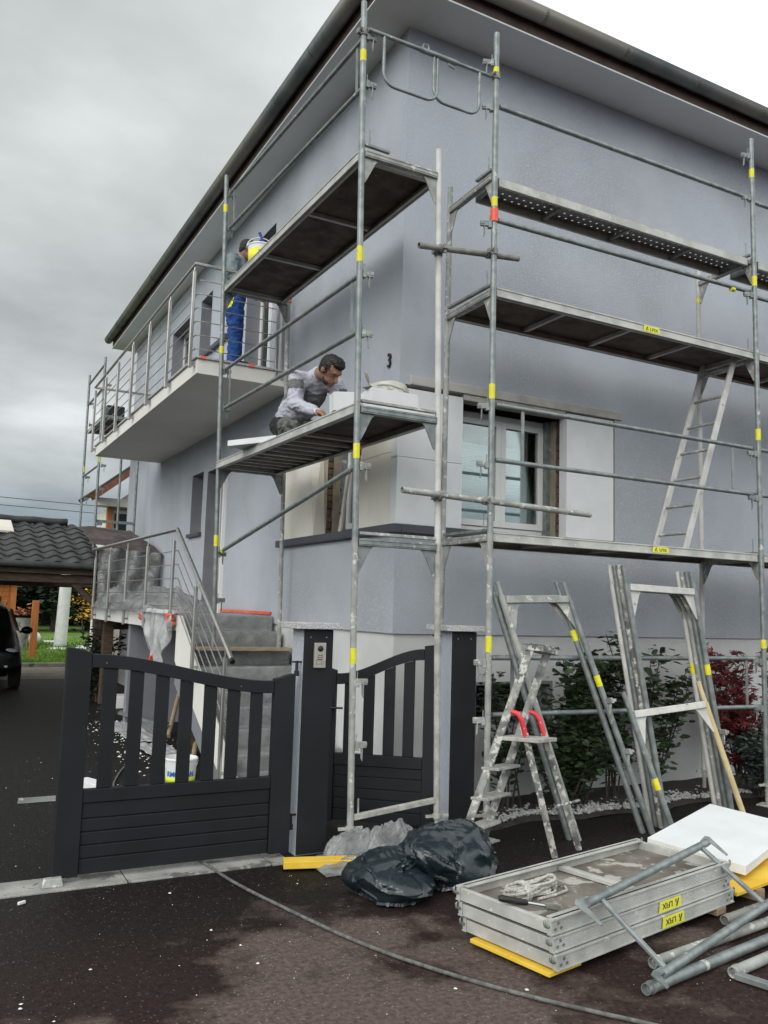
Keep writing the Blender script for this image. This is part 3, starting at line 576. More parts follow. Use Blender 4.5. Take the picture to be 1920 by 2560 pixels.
# --- stair railing
sr = thing('stair_railing', 'stainless steel stair railing bending down from landing to driveway', 'railing', (2.4, 9.4, 1.4))
SRX = 2.40
MB().path([(SRX,14.83,2.52),(SRX,9.36,2.50),(SRX,7.24,1.205)], .023, 12).build('handrail', 'stainless', sr, smooth=30)
MB().tube((SRX,7.25,1.211),(SRX,7.215,1.19),.0235,12).build('end_cap', 'black_plastic', sr, smooth=30)
for y_ in (9.475,10.76,11.99,13.26,14.5):
    o = MB().tube((SRX,y_,1.37),(SRX,y_,2.38),.021,12).build('post', 'stainless', sr, smooth=30)
    MB().tube((SRX,y_,2.38),(SRX,y_,2.505),.006,8).build('handrail_pin', 'stainless', o); MB().tube((SRX,y_,1.45),(SX0+.01,y_,1.45),.014,8).build('side_bracket', 'stainless', o)
sl = (2.50-1.205)/(9.36-7.24)
for y_, zt, zb in ((8.49,1.86,.95),(7.44,1.215,.10)):
    o = MB().tube((SRX,y_,zb),(SRX,y_,zt),.021,12).build('post', 'stainless', sr, smooth=30)
    MB().tube((SRX,y_,zt),(SRX,y_,zt+.10),.006,8).build('handrail_pin', 'stainless', o); MB().tube((SRX,y_,zb+.1),(SX0+.01,y_,zb+.1),.014,8).build('side_bracket', 'stainless', o)
for i in range(5):
    zz = 2.27-.155*i
    MB().path([(SRX+.03,14.6,zz+.01),(SRX+.03,9.40-.02*i,zz),(SRX+.03,7.30,zz-(2.10-.02*i)*sl)], .006, 8).build('rod', 'stainless', sr, smooth=30)

# plastic sheeting on the landing
def clump(mb, c, rx, ry, h, seed, n_=44, rough=1.0):
    c = Vector(c)
    def fn(u, v):
        x = (u-.5)*2; y = (v-.5)*2; r2 = min(x*x+y*y, 1); base = h*max(0, 1-r2)**.7
        q = Vector((x*2.1+seed, y*2.1, seed*1.7)); w_ = noise.noise(q)*.5 + noise.ridged_multi_fractal(q*1.3, .9, 2.2, 4, 1.0, 2.0)*.16 + .25*noise.noise(q*4.3)
        return (c.x + x*rx*(1+.1*noise.noise(q*.7)), c.y + y*ry*(1+.12*noise.noise(q*.8+Vector((4,0,0)))), c.z + max(0.004, base*(.7+rough*w_*.75) + .03*abs(w_)*(1 if r2 < 1 else .5)))
    return mb.grid(fn, n_, n_)
a = MB(); clump(a, (2.76,11.4,ZL+.01), .42, 1.9, .40, 2.2, 60, .5); clump(a, (2.72,13.9,ZL+.01), .40, 1.0, .42, 7.7, 50, .5)
a.build('plastic_sheet', 'wrap_film', smooth=50, solid=.001, label='crumpled clear plastic sheet heaped on the entrance landing', category='sheet')
def drape(u, v):
    y = lerp(9.35, 10.9, u); top = 1.60; drop = .62*math.sin(math.pi*(.08+.84*u))**1.5 + .06
    n_ = noise.noise(Vector((y*5, v*3, 4.4))); return (SX0-.035-.05*v*(1-v)*3 - .05*n_ - .015*math.sin(u*34), y, top - drop*v + .02*n_)
dr = MB().grid(drape, 60, 30).build('plastic_drape', 'milky_film', smooth=60, solid=.001, label='plastic film pouch hanging off the landing edge with orange tape', category='sheet')
for q in ((SX0-.06,10.86,1.50),(SX0-.06,9.45,1.50),(SX0-.10,10.1,1.0)):
    t_ = MB(); rr = random.Random(int(q[1]*10))
    for i in range(7): a_ = Vector((rr.uniform(-.5,.5), rr.uniform(-1,1), rr.uniform(-1,1)))*.065; t_.bar(Vector(q)-a_, Vector(q)+a_+Vector((0,.01,.01)), .02, .045, (1,.3,.2))
    t_.build('tape', 'orange_tape', dr)
# brown tarpaulin over the porch stack and clear curtain below it
def tarp(u, v):
    x = lerp(2.35, 3.20, u) + .36*v*u + .02*v; y = 15.9 - 1.1*v; z = lerp(2.98, 2.60, v) - .10*u*v
    n_ = noise.noise(Vector((x*2.2, y*2, 9))); return (x, y + .05*n_, z + .07*n_ + .02*noise.noise(Vector((x*7, y*7, 2))))
MB().grid(tarp, 40, 24).build('brown_tarpaulin', 'brown_tarp', smooth=60, solid=.006, label='brown tarpaulin sloping over the porch beside the tiled carport', category='tarpaulin')
def curtain(u, v):
    x = lerp(2.50, 3.52, u); z = lerp(2.58, 1.60, v); y = 14.78 + .05*math.sin(u*17+v*4) + .07*noise.noise(Vector((u*5, v*4, 3)))
    return (x, y, z - .05*u*(1-v))
MB().grid(curtain, 50, 36).build('plastic_curtain', 'clear_film', smooth=60, solid=.001, label='clear plastic curtain hung behind the landing railing', category='sheet')
MB().box(2.62,HX-.003,15.8,18.7,2.0,2.60).build('porch_roof', 'brown_timber', house, bevel=.01)
box = MB().box(2.62,3.50,14.95,15.75,1.2,2.5); box.build('porch_cabinet', 'brown_timber', label='dark timber porch cabinet behind the plastic curtain', category='cabinet', bevel=.01)
# ================================================================ SCAFFOLDS
PR = .0242
def band(par, fn, z0, z1, mat='yellow_band', r=PR+.0009):
    MB().tube(fn(z0), fn(z1), r, 14, caps=False).build('marking_band' if mat == 'yellow_band' else 'tape', mat, par, smooth=40)
def clip(par, p, out, mat='galvanised', pin=True):
    """wedge pocket welded to a standard, with its hanging wedge"""
    p = Vector(p); o = Vector(out).normalized(); sd_ = o.cross(Vector((0,0,1))); c = p + o*(PR+.045)
    m = MB().obox(c, o*.045, sd_*.013, Vector((0,0,.022))); m.obox(p+o*(PR+.012)+Vector((0,0,-.006)), o*.014, sd_*.02, Vector((0,0,.03)))
    m.obox(c+o*.03+Vector((0,0,.004)), o*.016, sd_*.017, Vector((0,0,.014)))
    cl_ = m.build('wedge_pocket', mat, par, bevel=.003)
    MB().tube(p+o*(PR+.012)+Vector((0,0,.02)), p+o*(PR+.012)+Vector((0,0,.075)), .004, 6).build('wedge_top', mat, cl_)
    if pin:
        q = c + o*.012 + Vector((0,0,-.022))
        MB().path([q+sd_*.008, q+sd_*.008+Vector((0,0,-.07)), q+Vector((0,0,-.088))+o*.006, q-sd_*.008+Vector((0,0,-.07)), q-sd_*.008], .0045, 6).build('wedge_pin', mat, cl_, smooth=40)
def coupler(par, p, axis, mat='tube_weathered'):
    a = Vector(axis).normalized(); s_ = a.cross(Vector((0,0,1)) if abs(a.z) < .8 else Vector((0,1,0))).normalized(); p = Vector(p)
    m = MB().tube(p-a*.026, p+a*.026, PR+.009, 14); m.obox(p+s_*(PR+.016), a*.018, s_*.014, s_.cross(a)*.016); m.tube(p+s_*(PR+.012)-a.cross(s_)*.03, p+s_*(PR+.012)+a.cross(s_)*.045, .006, 8); m.tube(p+s_*(PR+.012)+a.cross(s_)*.03, p+s_*(PR+.012)+a.cross(s_)*.045, .012, 6)
    return m.build('coupler', mat, par, smooth=40)
def ledger(par, p, q, mat, h=.055, w_=.05, tab=True):
    """frame transom with ribbed face, corner gussets and top spigots"""
    p = Vector(p); q = Vector(q); d = (q-p).normalized(); up = Vector((0,0,1))
    m = MB().bar(p+d*PR, q-d*PR, w_, h); sd_ = d.cross(up).normalized()
    for s in (-1, 1):
        for dz in (-.014, .014): m.bar(p+d*(PR+.002)+sd_*s*(w_/2+.001)+up*dz, q-d*(PR+.002)+sd_*s*(w_/2+.001)+up*dz, .006, .007)
    o = m.build('ledger', mat, par, bevel=.003)
    for a, s in ((p, 1), (q, -1)):
        b = a+d*s*PR; z0 = -h/2-.001
        poly = [b+up*z0, b+d*s*.125+up*z0, b+d*s*.095+up*(z0-.03), b+d*s*.012+up*(z0-.20), b+up*(z0-.20)]
        MB().prism([v-sd_*.004 for v in poly], sd_*.008).build('gusset_plate', mat, o)
    return o
def deck(par, o, ex, ey, ztop, mat_rail='aluminium_rail', mat_board='deck_plywood', crossbars=3, hatch=False, sticker=None, rail_h=.075):
    """frame deck: o = outer near corner, ex = length vector, ey = width vector (horizontal)"""
    o = Vector((o[0], o[1], ztop)); ex = Vector(ex); ey = Vector(ey); lx = ex.normalized(); ly = ey.normalized(); up = Vector((0,0,1)); t = .022
    b = MB().obox(o+ex/2+ey/2-up*.012, ex/2-lx*.02, ey/2-ly*t*1.05, up*.006).build('deck', mat_board, par)
    for s in (0, 1):
        base = o + ey*s + ly*(t/2 if s == 0 else -t/2); m = MB().obox(base+ex/2-up*rail_h/2, ex/2, ly*t/2, up*rail_h/2); fo = -ly if s == 0 else ly
        m.obox(base+ex/2+fo*(t/2+.003)-up*.006, ex/2, ly*.003, up*.006).obox(base+ex/2+fo*(t/2+.003)-up*(rail_h-.007), ex/2, ly*.003, up*.007)
        m.obox(base+ex/2-fo*.018-up*(rail_h-.003), ex/2-lx*.03, ly*.02, up*.003); m.build('side_rail', mat_rail, b, bevel=.002)
    for s in (0, 1):
        c = o + ex*s + lx*(.02 if s == 0 else -.02) + ey/2 - up*rail_h/2; m = MB().obox(c, lx*.018, ey/2-ly*t*1.02, up*(rail_h/2-.013)-up*0)
        for k_ in (.16, .84): h_ = o + ex*s + ey*k_ + lx*(-.012 if s == 0 else .012) - up*.03; m.obox(h_, lx*.02, ly*.012, up*.012); m.obox(h_ + lx*(-.02 if s == 0 else .02) - up*.018, lx*.006, ly*.012, up*.026)
        m.build('end_rail', mat_rail, b)
    L_ = ex.length
    for i in range(crossbars):
        c = o + ex*((i+1)/(crossbars+1)) + ey/2 - up*.040; MB().obox(c, lx*.018, ey/2-ly*t*1.05, up*.017).build('cross_bar', mat_rail, b)
    if hatch:
        for i in range(9): c = o + ex*(.42+i*.06) + ey*.5 - up*.045; MB().obox(c, lx*.014, ey/2-ly*t*1.4, up*.012).build('hatch_rung', mat_rail, b)
    if sticker is not None:
        face, flip, frac, size = sticker; base = o + ex*frac - up*(rail_h*.50) - ly*.0072 if face == 0 else o + ex*frac + ey - up*(rail_h*.5) + ly*.0072
        sticker_plate(b, base, lx, up, size, flip)
    return b
def sticker_plate(par, c, right, up, size, flip=False):
    r = Vector(right).normalized(); u = Vector(up).normalized(); n = r.cross(u); c = Vector(c); w_, h_ = size
    s = MB().prism([c-r*w_/2-u*h_/2, c+r*w_/2-u*h_/2, c+r*w_*.46+u*h_/2, c-r*w_*.46+u*h_/2], n*.0012).build('sticker', 'sticker_yellow', par)
    r2, u2 = (-r, -u) if flip else (r, u)
    # slanted block mark followed by the four letters
    q = c - r2*w_*.30 + n*.0022; MB().prism([q-r2*w_*.075-u2*h_*.32, q-r2*w_*.03-u2*h_*.32, q+r2*w_*.06+u2*h_*.34, q+r2*w_*.0+u2*h_*.34], n*.0006).prism([q+r2*w_*.045-u2*h_*.32, q+r2*w_*.085-u2*h_*.32, q+r2*w_*.07-u2*h_*.02, q+r2*w_*.04+u2*h_*.02], n*.0006).build('print_mark', 'sticker_print', par)
    text_mesh('print_lettering', 'LFIX', 'sticker_print', par, c + r2*w_*.13 + n*.0024 - u2*h_*.04, r2, u2, h_*.74, .0004, 1.25)
    return s

# ---------------- scaffold along the side wall
s1 = thing('side_scaffold', 'tall galvanised scaffold along the side wall with two working decks', 'scaffold', (2.73, 5.48, 0))
P1 = lambda z: Vector((2.737-.0186*z, 5.48, z)); P2 = lambda z: Vector((3.449-.023*z, 5.48, z))
P5 = lambda z: Vector((2.735-.0243*z, 8.80, z)); P6 = lambda z: Vector((3.463-.016*z, 8.80, z))
def standard(par, fn, z0, z1, mat, joints=(), n=14):
    o = MB().tube(fn(z0), fn(z1), PR, n).build('standard', mat, par, smooth=40)
    for zj in joints: MB().tube(fn(zj-.001), fn(zj+.004), PR+.0012, n).tube(fn(zj+.03), fn(zj+.036), .003, 6).build('joint', mat, o, smooth=40)
    return o
standard(s1, P1, .16, 2.20, 'galvanised_dusty', ()); standard(s1, P1, 2.20, 6.36, 'galvanised', (3.20, 5.18))
standard(s1, P2, .16, 2.2, 'plaster_crusted_steel'); standard(s1, P2, 2.2, 5.36, 'white_coated_steel', (3.2, 5.18))
standard(s1, P5, 1.24, 3.2, 'galvanised'); standard(s1, P5, 3.2, 6.45, 'galvanised', (3.2, 5.18)); standard(s1, P6, 1.235, 5.24, 'galvanised_dusty', (3.2,))
def base_jack(par, p, ztop, zground, mat='plaster_crusted_steel', plate=.075):
    p = Vector(p); m = MB(); n_ = int((ztop-zground)/.012)
    for i in range(n_): z = zground+.012+i*.012; m.tube((p.x,p.y,z), (p.x,p.y,z+.006), .0195, 10).tube((p.x,p.y,z+.006), (p.x,p.y,z+.012), .0175, 10)
    o = m.build('base_jack', mat, par, smooth=40)
    MB().obox((p.x,p.y,zground+.006), (plate*.94,plate*.30,0), (-plate*.30,plate*.94,0), (0,0,.005)).build('base_plate', mat, o)
    MB().tube((p.x,p.y,ztop-.028), (p.x,p.y,ztop), .034, 12).bar((p.x-.085,p.y+.02,ztop-.016), (p.x+.085,p.y-.02,ztop-.01), .022, .018).build('collar_nut', mat, o, smooth=40)
base_jack(s1, P1(.1), .175, .0); base_jack(s1, P2(.1), .20, .0)
m = MB().bar(P1(.235)+V(PR,0,0), P2(.30)-V(PR,0,0), .04, .038); m.build('base_ledger', 'plaster_crusted_steel', s1, bevel=.004); MB().tube(P1(.24)+V(.06,0,0), P1(.36)+V(.06,0,0), .007, 8).build('stop_pin', 'galvanised_dusty', s1)
for z, mt in ((2.17,'galvanised'), (3.15,'galvanised'), (5.13,'galvanised_dusty')): ledger(s1, P1(z), P2(z), mt)
for z in (3.15, 5.13): ledger(s1, P5(z), P6(z), 'galvanised')
# upper rail of the near frame, kept by the deck lock
for z in (2.235, 3.215): MB().bar(P1(z)+V(.03,0,0), P2(z)-V(.03,0,0), .035, .022).build('deck_lock', 'galvanised_dusty', s1, bevel=.003)
MB().bar(P1(5.205)+V(.03,0,0), P1(5.20)+V(.24,0,0), .03, .018).tube(P1(5.21)+V(.07,0,0), P1(5.33)+V(.07,0,0), .006, 8).build('deck_lock', 'galvanised', s1)
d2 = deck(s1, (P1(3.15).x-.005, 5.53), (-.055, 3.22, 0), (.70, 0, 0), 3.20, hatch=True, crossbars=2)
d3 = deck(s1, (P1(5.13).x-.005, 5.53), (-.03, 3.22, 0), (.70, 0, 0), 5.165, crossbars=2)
def rail_pair(par, A, za, B, zb, dz, straps, mat='galvanised', off=V(.036,0,0)):
    """double guardrail: two tubes with flattened ends joined by flat straps"""
    for k_ in (0, 1):
        a = A(za-dz[0]*k_) + off; b = B(zb-dz[1]*k_) + off; d = (b-a).normalized()
        o = MB().tube(a+d*.06, b-d*.06, .0195, 12).build('guardrail', mat, par, smooth=40); MB().bar(a+d*.0, a+d*.075, .010, .036).bar(b-d*.075, b, .010, .036).build('flattened_end', mat, o)
        if k_ == 0: top = (a, b, d)
        else:
            for s in straps:
                p = top[0] + top[2]*s if s > 0 else top[1] + top[2]*s; q = a + d*s if s > 0 else b + d*s
                MB().bar(p, q, .030, .008, (top[2].cross(Vector((0,0,1))))).build('strap', mat, par)
rail_pair(s1, P1, 6.11, P5, 6.24, (.41,.41), (.18, -.18)); rail_pair(s1, P1, 4.20, P5, 4.23, (.44,.43), (.2, -.2))
MB().tube(P1(2.745)+V(.04,.02,0), P5(2.24)+V(.04,-.02,0), .0205, 12).build('diagonal_brace', 'galvanised', s1, smooth=40)
MB().tube(P5(2.27)+V(.04,-.14,0), P5(2.24)+V(.04,-.10,0), .0225, 12).build('marking_band', 'yellow_band', s1)
for z in (6.09, 5.70, 4.19, 3.73, 2.73, 1.17, .73): clip(s1, P1(z), (1,.0,0), 'galvanised_dusty' if z < 5 else 'galvanised')
for z in (6.24, 5.85, 4.22, 3.80, 2.22, 1.73): clip(s1, P5(z), (1,.1,0))
for a_, b_ in ((5.87,5.96),(4.27,4.39),(2.78,2.89),(1.30,1.41)): band(s1, P1, a_, b_)
for a_, b_ in ((6.02,6.11),(4.41,4.49),(2.30,2.42)): band(s1, P5, a_, b_)
band(s1, P6, 5.14, 5.21, 'orange_tape', PR+.012)
plank = MB().box(2.50,3.545,8.58,8.86,1.208,1.238).build('sole_plank', 'raw_wood', label='rusty brown plank on the steps under the scaffold feet', category='plank', bevel=.004)
# dangling loops at the top
s2 = thing('front_scaffold', 'galvanised scaffold along the front wall with three deck levels and ladder', 'scaffold', (3.80, 5.36, 0))
P3 = lambda z: Vector((3.806-.003*z, 5.36, z)); P3i = lambda z: Vector((3.82, 6.08, z)); P4 = lambda z: Vector((6.955-.007*z, 5.37, z)); P4i = lambda z: Vector((6.945, 6.08, z))
P7 = lambda z: Vector((10.03, 5.37, z)); P7i = lambda z: Vector((10.03, 6.08, z))
standard(s2, P3, .16, 2.3, 'galvanised_dusty'); standard(s2, P3, 2.3, 6.455, 'galvanised', (4.3, 5.3)); standard(s2, P3i, .16, 5.44, 'galvanised_dusty', (2.3, 4.3))
standard(s2, P4, .16, 6.478, 'galvanised', (2.3, 4.3, 5.3)); standard(s2, P4i, .16, 5.46, 'white_coated_steel', (2.3, 4.3)); standard(s2, P7, .16, 6.48, 'galvanised'); standard(s2, P7i, .16, 5.46, 'galvanised')
for f_ in (P3, P3i, P4, P4i): base_jack(s2, f_(.1), .20, .0)
for a, b in ((P3,P3i), (P4,P4i), (P7,P7i)):
    for z in (2.265, 4.235, 5.215): ledger(s2, a(z), b(z), 'galvanised_dusty')
for f_, g_ in ((P3, P3i), (P4, P4i)):
    for z, ln in ((2.325,.62), (4.305,.62), (5.285,.22)): MB().bar(f_(z)+V(0,.04,0), f_(z)+V(0,.04+ln,0), .034, .022).tube(f_(z)+V(0,.09,.01), f_(z)+V(0,.09,.14), .006, 8).build('deck_lock', 'galvanised', s2, bevel=.003)
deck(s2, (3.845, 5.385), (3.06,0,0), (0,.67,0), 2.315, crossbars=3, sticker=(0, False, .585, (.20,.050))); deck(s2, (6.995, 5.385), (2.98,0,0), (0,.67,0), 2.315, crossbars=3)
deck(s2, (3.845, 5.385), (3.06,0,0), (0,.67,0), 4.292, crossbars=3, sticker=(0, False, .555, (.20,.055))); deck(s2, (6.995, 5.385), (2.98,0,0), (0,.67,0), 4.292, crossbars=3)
def perforated(x0, x1, y0, y1, z):
    m = MB(); nx = int((x1-x0)/.075); holes = []; us = [x0]; 
    for i in range(nx):
        xc = x0 + (i+.5)*(x1-x0)/nx
        for yc in (0, 1, 2, 3): holes.append((xc-.011+.0001*yc, xc+.011, y0+.06+yc*(y1-y0-.12)/3-.009, y0+.06+yc*(y1-y0-.12)/3+.009))
    xs = [x0]; 
    for i in range(nx): xc = x0+(i+.5)*(x1-x0)/nx; xs += [xc-.011, xc+.011]
    xs.append(x1); ys = [y0]
    for yc in range(4): c = y0+.06+yc*(y1-y0-.12)/3; ys += [c-.009, c+.009]
    ys.append(y1)
    for i in range(len(xs)-1):
        for j in range(len(ys)-1):
            if i % 2 == 1 and j % 2 == 1: continue
            m.add([(xs[i],ys[j],z),(xs[i+1],ys[j],z),(xs[i+1],ys[j+1],z),(xs[i],ys[j+1],z)], [(0,1,2,3)])
    o = m.build('perforated_deck', 'steel_plank', s2, solid=.003)
    for yy in (y0, y1):
        s = -1 if yy == y0 else 1; MB().box(x0,x1,yy-.003,yy+.003,z-.072,z-.002).box(x0,x1,min(yy,yy-s*.022),max(yy,yy-s*.022),z-.075,z-.0725).build('side_rail', 'aluminium_rail', o)
    for k_ in range(3): xx = lerp(x0,x1,(k_+.9)/3.8); MB().box(xx-.016,xx+.016,y0+.01,y1-.01,z-.06,z-.034).build('cross_bar', 'steel_plank', o)
    for xx in (x0+.006, x1-.006): MB().box(xx-.005,xx+.005,y0+.005,y1-.005,z-.065,z-.004).build('end_rail', 'galvanised', o)
perforated(3.86, 6.86, 5.40, 5.735, 5.235); perforated(7.02, 9.95, 5.40, 5.735, 5.235)
OFF = V(0,.034,0)
for A, B, st_ in ((P3,P4,1), (P4,P7,1)):
    rail_pair(s2, A, 3.33, B, 3.33, (.445,.445), (.33,-.33), off=OFF); rail_pair(s2, A, 1.345, B, 1.335, (.43,.445), (.25,-.2), off=OFF)
    for z, z2 in ((5.845,5.87), (4.86,4.90)):
        a = A(z)+OFF; b = B(z2)+OFF; d = (b-a).normalized(); o = MB().tube(a+d*.06, b-d*.06, .0205, 12).build('guardrail', 'galvanised', s2, smooth=40); MB().bar(a, a+d*.075, .010, .036).bar(b-d*.075, b, .010, .036).build('flattened_end', 'galvanised', o)
for z in (6.19, 5.80, 4.80, 3.30, 2.84, 1.31, .88): clip(s2, P3(z), (-1,.35,0), 'galvanised' if z > 2 else 'galvanised_dusty')
for z in (6.30, 5.86, 4.86, 3.28, 2.85, 1.31, .88): clip(s2, P4(z), (-1,.35,0))
for a_, b_ in ((6.09,6.15),(4.95,5.03),(3.36,3.48),(1.39,1.51)): band(s2, P3, a_, b_)
for a_, b_ in ((6.07,6.16),(4.95,5.05),(3.41,3.52),(1.43,1.51)): band(s2, P4, a_, b_)
band(s2, P3, 4.82, 4.93, 'orange_tape', PR+.008); band(s2, lambda z: P4i(z)+V(0,0,0), 5.0, 5.05)
MB().tube((6.62,5.404,4.872),(6.67,5.404,4.873),.022,12).build('marking_band', 'yellow_band', s2)
# inner ladder between first and second deck
la = lambda t, y: Vector((lerp(6.86, 6.13, t), y, lerp(4.33, 2.32, t)))
for y_ in (5.55, 5.93): MB().bar(la(0,y_), la(1,y_), .026, .058).build('ladder_stile', 'white_coated_steel', s2, bevel=.004)
for i in range(7): t = .10+i*.137; MB().tube(la(t,5.565), la(t,5.915), .014, 10).build('ladder_rung', 'galvanised_dusty', s2, smooth=40)
# end guardrail joining both scaffolds at the top
eg = thing('end_guardrail', 'telescopic end guardrail with two hanging loops at the top corner', 'guardrail', P1(6.1))
A0 = P1(6.125)+V(.03,-.03,0); B0 = P3(6.075)+V(-.03,.02,0); dd = (B0-A0)
MB().tube(A0, A0+dd*.62, .017, 12).build('outer_tube', 'galvanised', eg, smooth=40); MB().tube(A0+dd*.40+V(0,-.004,-.004), A0+dd*.70+V(0,-.004,-.004), .022, 12).build('sleeve', 'galvanised', eg, smooth=40); MB().tube(A0+dd*.60, B0, .0145, 12).build('inner_tube', 'galvanised', eg, smooth=40)
def loop(t0, t1, dep, rr=.10):
    a = A0+dd*t0; b = A0+dd*t1; h = Vector((0,0,-dep)); d = dd.normalized(); pts = [a, a+h*.4, a+h+V(0,0,rr)]
    for i in range(1, 6): t = math.pi/2*i/6; pts.append(a+h+V(0,0,rr*(1-math.sin(t)))+d*rr*(1-math.cos(t)))
    pts += [a+h+d*rr, b+h-d*rr]
    for i in range(1, 6): t = math.pi/2*i/6; pts.append(b+h+V(0,0,rr*(1-math.cos(t)))-d*rr*(1-math.sin(t)))
    pts += [b+h+V(0,0,rr), b+h*.4, b]; return pts
MB().path(loop(.12,.545,.40), .0125, 10).build('loop', 'galvanised', eg, smooth=50); MB().path(loop(.515,.895,.385), .0125, 10).build('loop', 'galvanised', eg, smooth=50)
MB().path([A0+dd*.42+V(0,0,.02), A0+dd*.43+V(0,0,.055), A0+dd*.465+V(0,0,.06), A0+dd*.47+V(0,0,.022)], .007, 6).path([A0+dd*.63-V(0,0,.03), A0+dd*.625-V(0,.03,.07), A0+dd*.665-V(0,.04,.085)], .009, 6).build('locking_hook', 'galvanised', eg, smooth=50)
coupler(eg, B0+V(.03,-.02,0), (0,0,1)); coupler(eg, A0+V(-.03,.03,-.02), (0,0,1))
# scaffold tubes clamped across both scaffolds
def loose_tube(label, a, b, spots, mat):
    t = thing('scaffold_tube', label, 'tube', a, 'tubes clamped across the two scaffolds'); MB().pipe(a, b, PR, 14).build('tube', mat, t, smooth=40)
    for p in spots: coupler(t, p, (0,0,1), mat)
    d = (Vector(b)-Vector(a)).normalized()
    for p in spots: coupler(t, Vector(a)+d*(Vector(p)-Vector(a)).dot(d), d, mat)
loose_tube('rusty grey short tube clamped across both scaffolds above the window', (3.13,5.42,4.49), (4.083,5.42,4.60), (P2(4.50), P3(4.57)), 'tube_weathered')
loose_tube('longer galvanised tube clamped across both scaffolds in front of the window', (3.04,5.42,2.575), (4.864,5.42,2.53), (P2(2.55), P3(2.56)), 'galvanised_dusty')
# far scaffold behind the balcony
s3 = thing('rear_scaffold', 'distant galvanised scaffold standing beyond the balcony end', 'scaffold', (2.66, 16.35, 2.6))
fp = {'a': (2.66,18.15), 'b': (2.66,16.35), 'c': (3.38,18.05), 'd': (3.38,16.40)}
for k_, z1 in (('a',6.35),('b',6.28),('c',5.2),('d',5.2)): standard(s3, lambda z, k_=k_: Vector((fp[k_][0]-.004*z, fp[k_][1], z)), 2.605, z1, 'galvanised')
for z in (6.15,5.7,4.2,3.75,2.9,2.5): MB().tube((2.64,16.38,z),(2.64,18.12,z),.02,10).build('guardrail', 'galvanised', s3, smooth=40)
for z in (5.15,3.15): 
    for y_ in (16.38,18.1): MB().bar((2.66,y_,z),(3.38,y_,z),.045,.05).build('ledger', 'galvanised', s3)
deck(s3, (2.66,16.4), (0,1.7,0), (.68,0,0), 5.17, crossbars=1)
for z in (5.75,5.3,4.2,3.75,3.1): clip(s3, (2.66,16.35,z), (1,0,0)); clip(s3, (2.66,18.15,z), (1,0,0))
MB().obox((2.95,16.9,5.33), (.17,0,0), (0,.2,0), (0,0,.12)).build('toolbox', 'black_plastic', s3, bevel=.02)
band(s3, lambda z: Vector((2.645,16.35,z)), 4.25, 4.36); band(s3, lambda z: Vector((2.645,18.15,z)), 4.3, 4.41)
# ================================================================ GATES AND PILLARS
def smooth01(t): t = max(0, min(1, t)); return t*t*(3-2*t)
def pillar(label, x0, intercom=False):
    x1 = x0+.22; y0, y1 = 5.545, 5.745
    p = thing('gate_pillar', label, 'pillar', (x0+.11, 5.645, 0), 'gate pillars')
    MB().box(x0, x1, y0, y1, -.02, 1.535).build('core', 'plaster', p, bevel=.004)
    MB().box(x0+.002, x1+.004, y0-.014, y0-.001, .01, 1.533).build('facing_plate', 'anthracite', p, bevel=.002)
    c = MB().box(x0-.075, x1+.055, y0-.06, y1+.06, 1.538, 1.580).build('cap_stone', 'granite', p, bevel=.004)
    for dz in (.03,): 
        for xx in (x0+.05, x1-.05): MB().tube((xx,y0-.017,1.535-.055),(xx,y0-.012,1.535-.055),.005,8).build('screw', 'stainless', p)
    if intercom:
        a, b, z0, z1 = 2.425, 2.513, 1.268, 1.442; yf = y0-.015
        ic = MB().box(a,b,yf-.022,yf,z0,z1).build('intercom', 'intercom_metal', p, bevel=.003)
        MB().lathe((lerp(a,b,.5), yf-.022, z1-.040), [(.021,0),(.021,.004),(.016,.009),(.006,.011)], 20, (0,-1,0)).build('camera_lens', 'black_plastic', ic, smooth=40)
        for i in range(3):
            zz = z1-.082-i*.014; q = [Vector((lerp(a,b,.28+.44*k_/8), yf-.0232, zz-.006*math.sin(math.pi*k_/8))) for k_ in range(9)]; MB().path(q, .0022, 6).build('speaker_slot', 'black_plastic', ic)
        f = MB(); 
        for u0,u1,v0,v1 in ((.18,.66,.118,.120),(.18,.66,.146,.148),(.18,.20,.118,.148),(.64,.66,.118,.148)): f.box(lerp(a,b,u0),lerp(a,b,u1),yf-.0232,yf-.0222,z1-v1,z1-v0)
        f.build('name_slot', 'black_plastic', ic); MB().tube((lerp(a,b,.84),yf-.026,z0+.028),(lerp(a,b,.84),yf-.0225,z0+.028),.004,8).build('button', 'stainless', ic)
    return p
pillar('slim gate pillar with intercom panel and speckled granite cap', 2.352, True)
pillar('slim gate pillar without intercom beside the stepladder', 3.585)
def hinge(par, p):
    x, y, z = p; MB().tube((x,y,z-.05),(x,y,z+.03),.011,10).bar((x-.035,y,z+.022),(x+.045,y,z+.022),.012,.012).tube((x,y,z-.075),(x,y,z-.04),.018,10).build('hinge', 'black_plastic', par, smooth=40)
